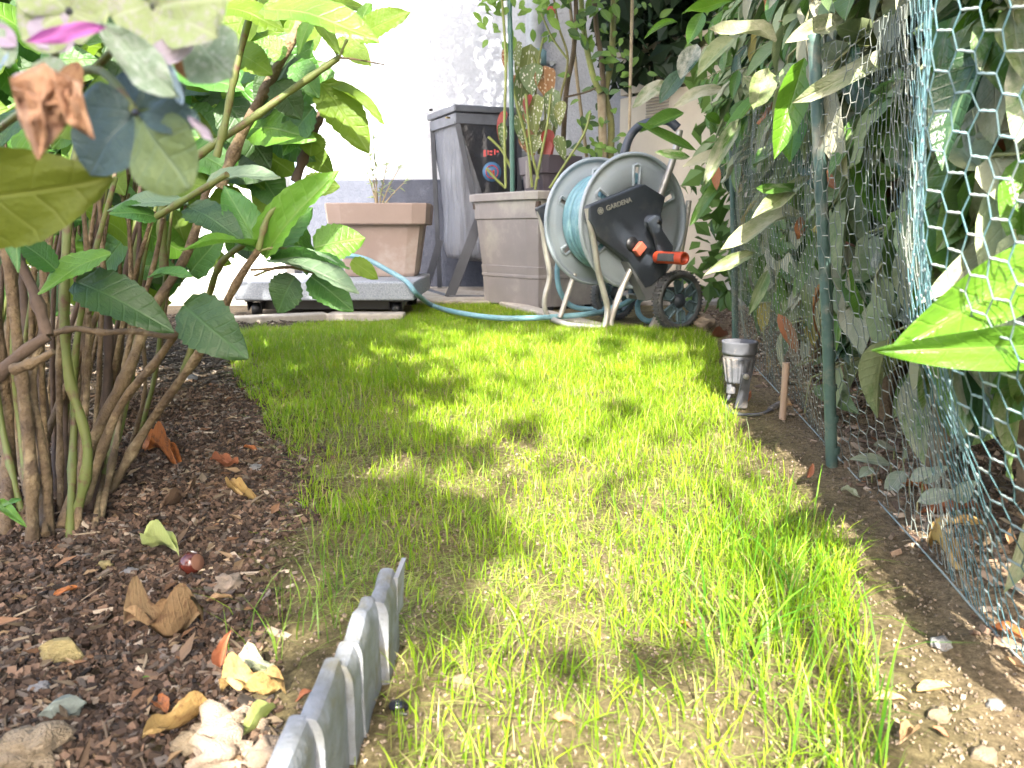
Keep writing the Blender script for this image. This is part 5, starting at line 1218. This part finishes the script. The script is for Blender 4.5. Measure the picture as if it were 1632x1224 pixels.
tag(m.build('rose_bud', pm('bud_red', (.5, .08, .06), rough=.5)), 'small red rose bud hanging above the begonia', 'bud')

# ================================================================== HYDRANGEA
hb = G(95, 850); hyd = thing('hydrangea', (hb.x, hb.y, 0), 'large hydrangea bush with woody canes filling the left side of the view', 'bush')
canem = pm('hydrangea_cane', (.155, .105, .05), (.08, .052, .028), rough=.8, scale=35, bump=1.0, bscale=170, bdist=.004, c3=(.28, .21, .11), s3=25)
greenc = pm('hydrangea_green_cane', (.12, .13, .03), (.10, .13, .03), rough=.6, scale=30, c3=(.10, .04, .03), s3=70)
darkc = pm('hydrangea_dark_cane', (.10, .065, .04), (.06, .04, .028), rough=.85, scale=35, bump=.8)
def cane(pts, r0, r1, mat, name='cane', nodes=0):
    pts = [P(*p) for p in pts]; p = spline(pts, 6); m = MB(); r0 *= .74; r1 *= .74
    rr = lerps(r0, r1, len(p)); rr = [r_*(1+.09*sin(i*1.7)) for i, r_ in enumerate(rr)]
    for j in range(4, len(p)-2, 7): rr[j] *= 1.28
    m.tube(p, rr, 10); return m.build(name, mat, hyd)
def gp(px, py, dy=0): g = G(px, py); return (px, py+6, g.y+dy)
cane([gp(168, 790), (235, 680, .78), (322, 556, .75), (375, 455, .71), (412, 398, .69)], .0068, .0042, canem)
cane([gp(100, 838), (150, 700, .74), (205, 590, .76), (240, 500, .79), (300, 400, .82), (330, 300, .84)], .0088, .0055, canem)
cane([gp(130, 815), (185, 660, .72), (250, 575, .69), (288, 520, .67)], .0062, .0040, canem)
cane([gp(118, 830), (140, 720, .68), (110, 600, .68), (103, 480, .68), (110, 330, .69), (130, 200, .70)], .0062, .0050, greenc)
cane([gp(52, 868), (48, 720, .66), (32, 580, .67), (10, 400, .68), (-20, 250, .7)], .0075, .0055, canem)
cane([gp(80, 850), (68, 720, .67), (50, 610, .68), (72, 500, .70), (60, 330, .72)], .006, .0045, canem)
cane([gp(8, 852), (14, 700, .74), (0, 560, .74), (-20, 380, .76)], .0085, .0065, canem)
cane([gp(142, 812), (168, 660, .80), (172, 520, .84), (158, 380, .88), (150, 240, .9)], .0070, .0050, darkc)
cane([gp(150, 800), (200, 640, .80), (218, 500, .84), (216, 380, .86), (232, 250, .88)], .0058, .0048, greenc)
cane([gp(100, 800), (120, 640, .9), (140, 500, .95), (190, 330, 1.0), (230, 150, 1.0)], .0075, .006, canem)
cane([gp(60, 800), (70, 640, .92), (40, 500, .95), (30, 300, 1.0)], .008, .006, darkc)
cane([gp(30, 840), (80, 680, .78), (130, 560, .8), (180, 440, .82)], .0055, .004, canem)
cane([(82, 532, .66), (120, 524, .66), (165, 530, .66), (215, 528, .66), (272, 536, .66), (300, 520, .68)], .0038, .0030, canem)
cane([(-40, 640, .60), (20, 575, .60), (76, 535, .61)], .0068, .006, darkc)
cane([(76, 535, .61), (52, 460, .62), (10, 380, .63)], .0065, .005, darkc)
cane([(20, 590, .56), (60, 575, .56), (85, 560, .56)], .006, .003, canem)
cane([(350, 300, .84), (385, 215, .85), (430, 130, .86), (482, 30, .87), (505, -40, .87)], .0078, .0065, canem)
cane([(262, 430, .80), (258, 340, .80), (275, 290, .80), (320, 245, .80), (400, 190, .80), (470, 140, .80), (540, 92, .80)], .0060, .0042, greenc)
cane([(470, 290, .9), (490, 235, .9), (510, 185, .9), (524, 130, .9)], .0072, .0050, darkc)
cane([(345, 250, .78), (360, 190, .78), (376, 110, .78), (402, 10, .78), (410, -40, .78)], .0050, .0042, greenc)
cane([(290, 600, .8), (330, 480, .8), (352, 420, .75), (395, 385, .72)], .0050, .0038, greenc)
cane([(412, 398, .69), (425, 350, .69), (440, 330, .69)], .0038, .003, greenc)
cane([(412, 400, .69), (450, 395, .69), (500, 412, .69)], .0016, .0014, greenc, 'leaf_stalk')
cane([(400, 430, .70), (440, 428, .69), (470, 425, .69)], .0018, .0015, canem, 'leaf_stalk')
cane([(405, 440, .70), (450, 425, .70), (500, 435, .69)], .0016, .0014, greenc, 'leaf_stalk')
cane([(540, 92, .80), (570, 95, .80), (612, 103, .79)], .0016, .0008, canem, 'leaf_stalk')
cane([(540, 92, .80), (520, 60, .80), (505, 30, .80)], .0014, .0012, greenc, 'leaf_stalk')
cane([(540, 92, .80), (560, 50, .80), (590, 10, .80)], .0018, .0014, greenc, 'leaf_stalk')
cane([(250, 345, .72), (300, 315, .70), (362, 278, .68)], .0042, .0035, greenc, 'leaf_stalk')
random.seed(12)
for k in range(22):
    x_ = random.uniform(-30, 210); Y_ = random.uniform(.68, .86); x2 = x_+random.uniform(-40, 70)
    cane([gp(x_*.55+45, random.uniform(800, 860)), (x_*.85+15, 690, Y_), (x_, 560, Y_), ((x_+x2)/2+random.uniform(-12, 12), 430, Y_), (x2, random.uniform(250, 360), Y_)], random.uniform(.0032, .0055), .0028, random.choice([canem, canem, greenc, darkc]))
for k in range(26):     # thin background shoots
    x_ = random.uniform(-40, 250); Y_ = random.uniform(.8, 1.15); x2 = x_+random.uniform(-50, 90)
    cane([(x_*.6+40, 790, Y_), (x_, 620, Y_), ((x_+x2)/2, 430, Y_), (x2, random.uniform(120, 330), Y_)], random.uniform(.0028, .005), .0025, random.choice([canem, greenc, darkc]))
HY = {
 'green': leafmat('hydrangea_green', (.075, .20, .03), (.05, .14, .025), (.17, .30, .09), transl=.35, rough=.4, nlat=8),
 'dark': leafmat('hydrangea_dark', (.035, .085, .016), (.025, .06, .014), (.06, .13, .035), transl=.22, rough=.5, nlat=8),
 'bright': leafmat('hydrangea_bright', (.15, .31, .03), (.11, .26, .03), (.25, .38, .1), transl=.45, rough=.4, nlat=8),
 'back': leafmat('hydrangea_backlit', (.17, .27, .02), (.13, .23, .02), (.24, .34, .07), transl=.6, rough=.5, nlat=8),
 'grey': leafmat('hydrangea_greyish', (.12, .20, .10), (.17, .22, .14), (.25, .30, .2), transl=.25, rough=.5, nlat=8),
}
def hyleaf(x0, y0, Y0, x1_, y1_, Y1_, wpx, kd, hint=(0, -.7, .8), fold=.2, curl=.25, wave=.3, fine=True, seed=0, stalk=True):
    b_ = P(x0, y0, Y0); t_ = P(x1_, y1_, Y1_); me = leafmesh(HY[kd], ns=18 if fine else 10, na=3 if fine else 2, shape='hydrangea', fold=fold, curl=curl, wave=wave, serr=.05 if fine else .04, seed=seed)
    leaf(me, b_, t_, wpx/F*(Y0+Y1_)/2*1.05, hint, hyd)
hyleaf(292, 486, .67, 386, 566, .63, 86, 'dark', (-.1, -1, .45), .15, .2)
hyleaf(120, 448, .64, 272, 512, .62, 76, 'dark', (-.1, -.8, .8), .25, .3)
hyleaf(176, 402, .64, 50, 456, .60, 60, 'bright', (-.1, -.7, .9), .2, .2)
hyleaf(40, 300, .60, 0, 420, .55, 50, 'green', (-.3, -.7, .6), .2, .3)
hyleaf(90, 430, .62, 20, 370, .60, 44, 'green', (0, -.7, .8))
hyleaf(420, 408, .70, 526, 262, .68, 62, 'bright', (-.5, -1, .1), .5, .2)
hyleaf(415, 400, .70, 352, 285, .72, 52, 'green', (.2, -1, .4), .3, .2)
hyleaf(425, 400, .71, 500, 322, .74, 50, 'green', (.3, -1, .5), .3, .2)
hyleaf(410, 390, .70, 285, 380, .64, 30, 'bright', (0, -.3, 1), .3, .2)
hyleaf(430, 415, .70, 566, 432, .64, 56, 'grey', (0, -.55, 1), .35, .3)
hyleaf(432, 412, .70, 560, 405, .66, 44, 'green', (0, .1, 1), .3, .2)
hyleaf(500, 395, .71, 583, 374, .72, 62, 'bright', (.1, -1, .5), .15, .2)
hyleaf(470, 440, .70, 436, 500, .70, 60, 'dark', (-.2, -1, .3), .2, .2)
hyleaf(495, 440, .70, 562, 492, .68, 52, 'green', (.1, -1, .5), .2, .2)
hyleaf(560, 415, .70, 604, 444, .70, 28, 'back', (.1, -1, .4), .2, .2)
hyleaf(300, 330, .72, 385, 372, .68, 58, 'dark', (0, -.7, .9), .2, .2)
hyleaf(300, 325, .74, 160, 312, .72, 50, 'grey', (0, -.5, 1), .2, .3)
hyleaf(250, 345, .73, 175, 330, .70, 52, 'green', (0, -.8, .8))
hyleaf(330, 290, .76, 440, 262, .74, 50, 'grey', (0, -.6, 1))
hyleaf(240, 440, .73, 300, 425, .70, 34, 'green', (0, -.5, 1))
hyleaf(420, 12, .72, 600, 34, .66, 74, 'bright', (0, -.6, .6), .15, .2)
hyleaf(570, 60, .76, 648, 12, .74, 44, 'back', (.2, -1, .4), .2, .2)
hyleaf(512, 132, .84, 590, 238, .82, 62, 'back', (.3, -1, .2), .2, .2)
hyleaf(530, 138, .84, 616, 176, .80, 26, 'back', (.1, -.6, 1), .3, .3)
hyleaf(500, 170, .85, 440, 245, .85, 52, 'green', (-.2, -1, .3))
hyleaf(500, 210, .86, 492, 250, .86, 44, 'back', (0, -1, .2))
hyleaf(480, 300, .82, 536, 292, .80, 44, 'back', (0, -1, .4))
hyleaf(350, 10, .76, 452, 30, .74, 60, 'back', (0, -.6, .8))
hyleaf(372, 80, .80, 430, 110, .78, 50, 'back', (.1, -1, .4))
hyleaf(380, 130, .82, 420, 70, .82, 44, 'green', (-.3, -1, .3))
hyleaf(455, 90, .84, 400, 60, .84, 40, 'bright', (0, -1, .4)); hyleaf(470, 100, .84, 505, 150, .82, 44, 'green', (0, -1, .3)); hyleaf(440, 130, .82, 480, 190, .82, 48, 'dark', (0, -1, .3))
hyleaf(505, 30, .80, 540, 80, .78, 22, 'back', (.2, -1, .2)); hyleaf(500, 25, .8, 470, 80, .78, 22, 'bright', (-.2, -1, .2)); hyleaf(590, 5, .78, 560, 60, .77, 26, 'bright', (-.4, -1, .2))
hyleaf(122, 782, .78, 190, 850, .72, 56, 'green', (.3, -.8, .8), .3, .3); hyleaf(150, 778, .79, 218, 850, .72, 44, 'bright', (.4, -.5, 1), .35, .4)
hyleaf(0, 800, .62, 30, 828, .58, 18, 'bright'); hyleaf(5, 815, .62, 22, 790, .60, 14, 'green')
hyleaf(60, 170, .55, -40, 240, .5, 60, 'dark', (0, -.6, 1))
# big near leaf, lower left of the blossom
b_ = P(-130, 330, .30); t_ = P(170, 292, .29)
bigm = leafmat('hydrangea_near_leaf', (.14, .17, .015), (.11, .14, .012), (.19, .21, .03), transl=.45, rough=.6, nlat=5)
leaf(leafmesh(bigm, ns=22, na=4, shape='hydrangea', fold=.12, curl=.15, wave=.3, serr=.02, seed=9), b_, t_, .040, (.05, -1, -.35), hyd)
cl_ = 0
for k in range(210):
    r_ = random.random()
    if r_ < .62: x_, y_ = random.uniform(-30, 500), random.uniform(-30, 240)
    elif r_ < .85: x_, y_ = random.uniform(-30, 330), random.uniform(230, 440)
    else: x_, y_ = random.uniform(330, 470), random.uniform(200, 360)
    if x_ > 350+.9*(260-y_) and y_ < 330: continue
    Y_ = random.uniform(.86, 1.25); b_ = P(x_, y_, Y_); d = Vector((random.gauss(.2, 1), random.gauss(-.2, .6), random.gauss(-.5, .7))).normalized()*random.uniform(.06, .095)
    kd = random.choice(['green', 'back', 'back', 'bright', 'dark', 'green'])
    leaf(leafmesh(HY[kd], ns=10, na=2, shape='hydrangea', fold=.2, curl=.3, wave=.3, serr=.04, seed=k % 3), b_, b_+d, d.length*.58, (random.uniform(-.5, .5), -1, random.uniform(0, 1)), hyd); cl_ += 1
for (x0, y0, x1_, y1_, w_, kd) in ((400, 230, 470, 275, 50, 'back'), (430, 200, 500, 255, 46, 'green'), (360, 240, 420, 300, 48, 'bright'), (450, 60, 520, 30, 44, 'back'), (400, 100, 350, 160, 44, 'back'), (430, 150, 390, 230, 46, 'green'), (350, 170, 330, 240, 44, 'back'),
        (470, 20, 540, -30, 44, 'back'), (380, 20, 330, 80, 46, 'bright'), (520, 100, 470, 170, 46, 'green'), (340, 330, 400, 400, 40, 'green'), (450, 340, 400, 300, 40, 'back'), (380, 300, 330, 360, 40, 'back'), (540, 60, 590, 100, 30, 'back'), (300, 180, 360, 230, 50, 'green'), (480, 230, 530, 275, 30, 'back'), (410, 270, 450, 330, 44, 'green')):
    hyleaf(x0, y0, .95, x1_, y1_, .93, w_*1.25, kd, (random.uniform(-.4, .4), -1, random.uniform(.1, .6)), fine=False, seed=3)
# leaves massed at the back of the bush
n = 1500
px_ = rng.uniform(-260, 470, n); py_ = rng.uniform(-160, 470, n); k = (px_ < 330+.45*(260-py_)) & (px_ < 430)
px_ = px_[k]; py_ = py_[k]; n = len(px_); Yb = rng.uniform(1.15, 1.65, n)
pos = np.array([P(a, b, c)[:] for a, b, c in zip(px_, py_, Yb)])
V, UV, Fc = leafdata(ns=6, na=1, shape='hydrangea', fold=.2, curl=.3, seed=1)
yd = np.stack([rng.normal(size=n), rng.normal(size=n)*.6, rng.normal(size=n)*.7-.5], 1)
for kd, sl_ in (('green', slice(0, n//3)), ('back', slice(n//3, 2*n//3)), ('dark', slice(2*n//3, n))):
    X, Yv, Z = frames(yd[sl_], np.stack([rng.normal(size=n)*.5, -np.ones(n), rng.random(n)], 1)[sl_]); s = (.05+.04*rng.random(len(X)))[:, None]
    mass('back_leaves', V, Fc, pos[sl_], X*s*.6, Yv*s, Z*s, None, HY[kd], hyd, smooth=True, uvs=UV)
# blossom
flw = None
fc = P(170, 100, .27)
def petal(name, bx, by, tx, ty, wpx, c, Y0=.26, Y1_=.255, hint=(0, -1, .2), fold=.12, curl=.2, wave=.4, seed=0, root=None):
    mt = PM[c]; me = leafmesh(mt, ns=12, na=3, shape='sepal', fold=fold, curl=curl, wave=wave, seed=seed)
    return leaf(me, P(bx, by, Y0), P(tx, ty, Y1_), wpx/F*Y0*1.05, hint, root, name=name)
PM = {
 'green': leafmat('sepal_green', (.36, .42, .20), (.30, .38, .16), (.44, .48, .30), transl=.35, rough=.6, nlat=5, mottle=(.40, .38, .34), vw=1.5),
 'lilac': leafmat('sepal_lilac', (.42, .38, .44), (.48, .34, .48), (.5, .48, .5), transl=.35, rough=.6, nlat=5),
 'pink': leafmat('sepal_pink', (.60, .14, .50), (.55, .18, .50), (.6, .25, .55), transl=.35, rough=.6, nlat=5),
 'blue': leafmat('sepal_blue', (.27, .38, .52), (.32, .42, .50), (.4, .5, .6), transl=.3, rough=.6, nlat=5),
 'teal': leafmat('sepal_teal', (.035, .07, .07), (.05, .09, .07), (.06, .10, .10), transl=.15, rough=.5, nlat=5),
 'mix': leafmat('sepal_teal_green', (.17, .23, .07), (.08, .13, .08), (.12, .18, .11), transl=.3, rough=.5, nlat=5, hue=.2),
 'mint': leafmat('sepal_mint', (.28, .36, .24), (.24, .33, .21), (.42, .5, .38), transl=.35, rough=.6, nlat=5, mottle=(.45, .50, .42)),
 'brown': leafmat('sepal_brown', (.36, .21, .11), (.28, .14, .06), (.5, .35, .22), transl=.2, rough=.8, nlat=5, mottle=(.18, .08, .04)),
}
blossom = thing('hydrangea_blossom', fc, 'fading green, pink and blue hydrangea blossom close at the top left', 'blossom')
# (a blossom is lifted away when cut: kept as a thing of its own)
for i, a_ in enumerate([
 (110, 18, 30, 60, 90, 'green'), (110, 18, 40, -50, 90, 'green'), (110, 18, 165, -60, 100, 'green'), (112, 20, 168, 42, 76, 'green'), (110, 20, 60, 75, 70, 'lilac'),
 (245, 10, 172, 20, 90, 'green'), (245, 10, 345, -10, 120, 'green', .25, .24), (245, 10, 245, 75, 90, 'green'), (245, 5, 230, -60, 90, 'green'), (250, 12, 340, 50, 90, 'green', .25, .24),
 (40, 66, 165, 42, 24, 'pink', .245, .24), (160, 36, 272, 150, 58, 'mint', .25, .235), (300, 50, 362, 118, 96, 'mint', .27, .26), (312, 66, 240, 92, 36, 'lilac', .25, .245),
 (268, 96, 284, 165, 18, 'blue', .25, .245), (0, 30, 10, 105, 40, 'mint'), (-20, 40, 22, 70, 30, 'lilac'), (5, 60, -5, 110, 26, 'blue'), (20, 120, 70, 132, 26, 'lilac', .24, .24), (50, 105, 110, 120, 44, 'mint', .25, .25),
 (215, 178, 115, 165, 70, 'teal', .27, .27), (215, 178, 190, 105, 90, 'teal', .28, .29), (218, 180, 312, 190, 52, 'teal', .26, .25), (218, 178, 300, 300, 120, 'mix', .26, .25), (212, 182, 130, 270, 110, 'teal', .27, .26), (300, 185, 340, 225, 14, 'lilac', .25, .245), (215, 180, 285, 130, 60, 'teal', .275, .27),
 (90, 120, 130, 135, 60, 'brown', .25, .25), (310, 95, 300, 130, 50, 'brown', .27, .27)]):
    x0, y0, x1_, y1_, wp, c = a_[:6]; Y0, Y1_ = (a_[6:] if len(a_) > 6 else (.26, .255))
    petal('petal', x0, y0, x1_, y1_, wp, c, Y0, Y1_, (random.uniform(-.2, .2), -1, random.uniform(-.1, .3)), fold=random.uniform(.05, .15), curl=random.uniform(0, .3), wave=.5, seed=i, root=blossom)
# crumpled brown floret
m = MB()
for j, (pts) in enumerate([[(15, 125), (70, 100), (110, 135), (105, 200), (60, 255), (30, 190)], [(80, 110), (125, 130), (150, 222), (105, 195)], [(20, 140), (60, 150), (75, 215), (62, 255)]]):
    cxp = sum(p[0] for p in pts)/len(pts); cyp = sum(p[1] for p in pts)/len(pts); Yb = .235-.004*j
    n_ = len(pts); vs = [P(cxp, cyp, Yb-.004)]
    for ring in (.35, .7, 1.0):
        for q in range(n_*4):
            e = q//4; f = (q % 4)/4; x_ = pts[e][0]*(1-f)+pts[(e+1) % n_][0]*f; y_ = pts[e][1]*(1-f)+pts[(e+1) % n_][1]*f
            x_ = cxp+(x_-cxp)*ring; y_ = cyp+(y_-cyp)*ring; vs.append(P(x_, y_, Yb+.006*mnoise.noise(Vector((x_*.05, y_*.05, j)))+.004*mnoise.noise(Vector((x_*.13, y_*.13, j)))))
    k_ = n_*4; fs = [(0, 1+q, 1+(q+1) % k_) for q in range(k_)]+[(1+r_*k_+q, 1+(r_+1)*k_+q, 1+(r_+1)*k_+(q+1) % k_, 1+r_*k_+(q+1) % k_) for r_ in range(2) for q in range(k_)]
    m.add(vs, fs, True)
m.build('withered_floret', pm('withered_brown', (.40, .25, .15), (.34, .17, .09), rough=.85, scale=90, bump=.6, c3=(.14, .06, .035), s3=70), blossom, solid=.0005)
m = MB(); c = P(0, 0, .27)
m.tube(spline([P(-60, 250, .42), P(60, 160, .33), P(150, 110, .29), P(215, 178, .27)]), .0016, 7); m.tube(spline([P(60, 160, .33), P(90, 80, .29), P(110, 20, .262)]), .0014, 7); m.tube(spline([P(150, 110, .29), P(200, 60, .28), P(245, 12, .262)]), .0014, 7); m.tube([P(-200, 500, .5), P(-60, 250, .42)], .003, 8)
m.build('stalk', greenc, blossom)
m = MB()
for (x_, y_, Y_) in ((110, 18, .254), (245, 10, .254), (216, 180, .256)): m.lathe([(0, -.0012), (.0013, 0), (0, .0014)], P(x_, y_, Y_), ax=(0, -1, 0), n=8)
m.build('flower_eye', pm('eye', (.05, .05, .06), rough=.5), blossom)['kind'] = 'stuff'
# sunny shrub far left behind the hydrangea
bigbush('sunny_shrub', (-1.9, 2.6, 0), 'sunlit yellow green shrub glimpsed through the hydrangea canes', 'shrub', 1500,
        lambda n: np.stack([-2.3+.75*rng.random(n), 2.3+.5*rng.random(n), .02+1.1*rng.random(n)], 1), .06, (.12, .20, .03), (.22, .28, .05), [[(-1.9, 2.6, 0), (-1.9, 2.6, .8)], [(-2.1, 2.5, 0), (-2.1, 2.5, .7)]])
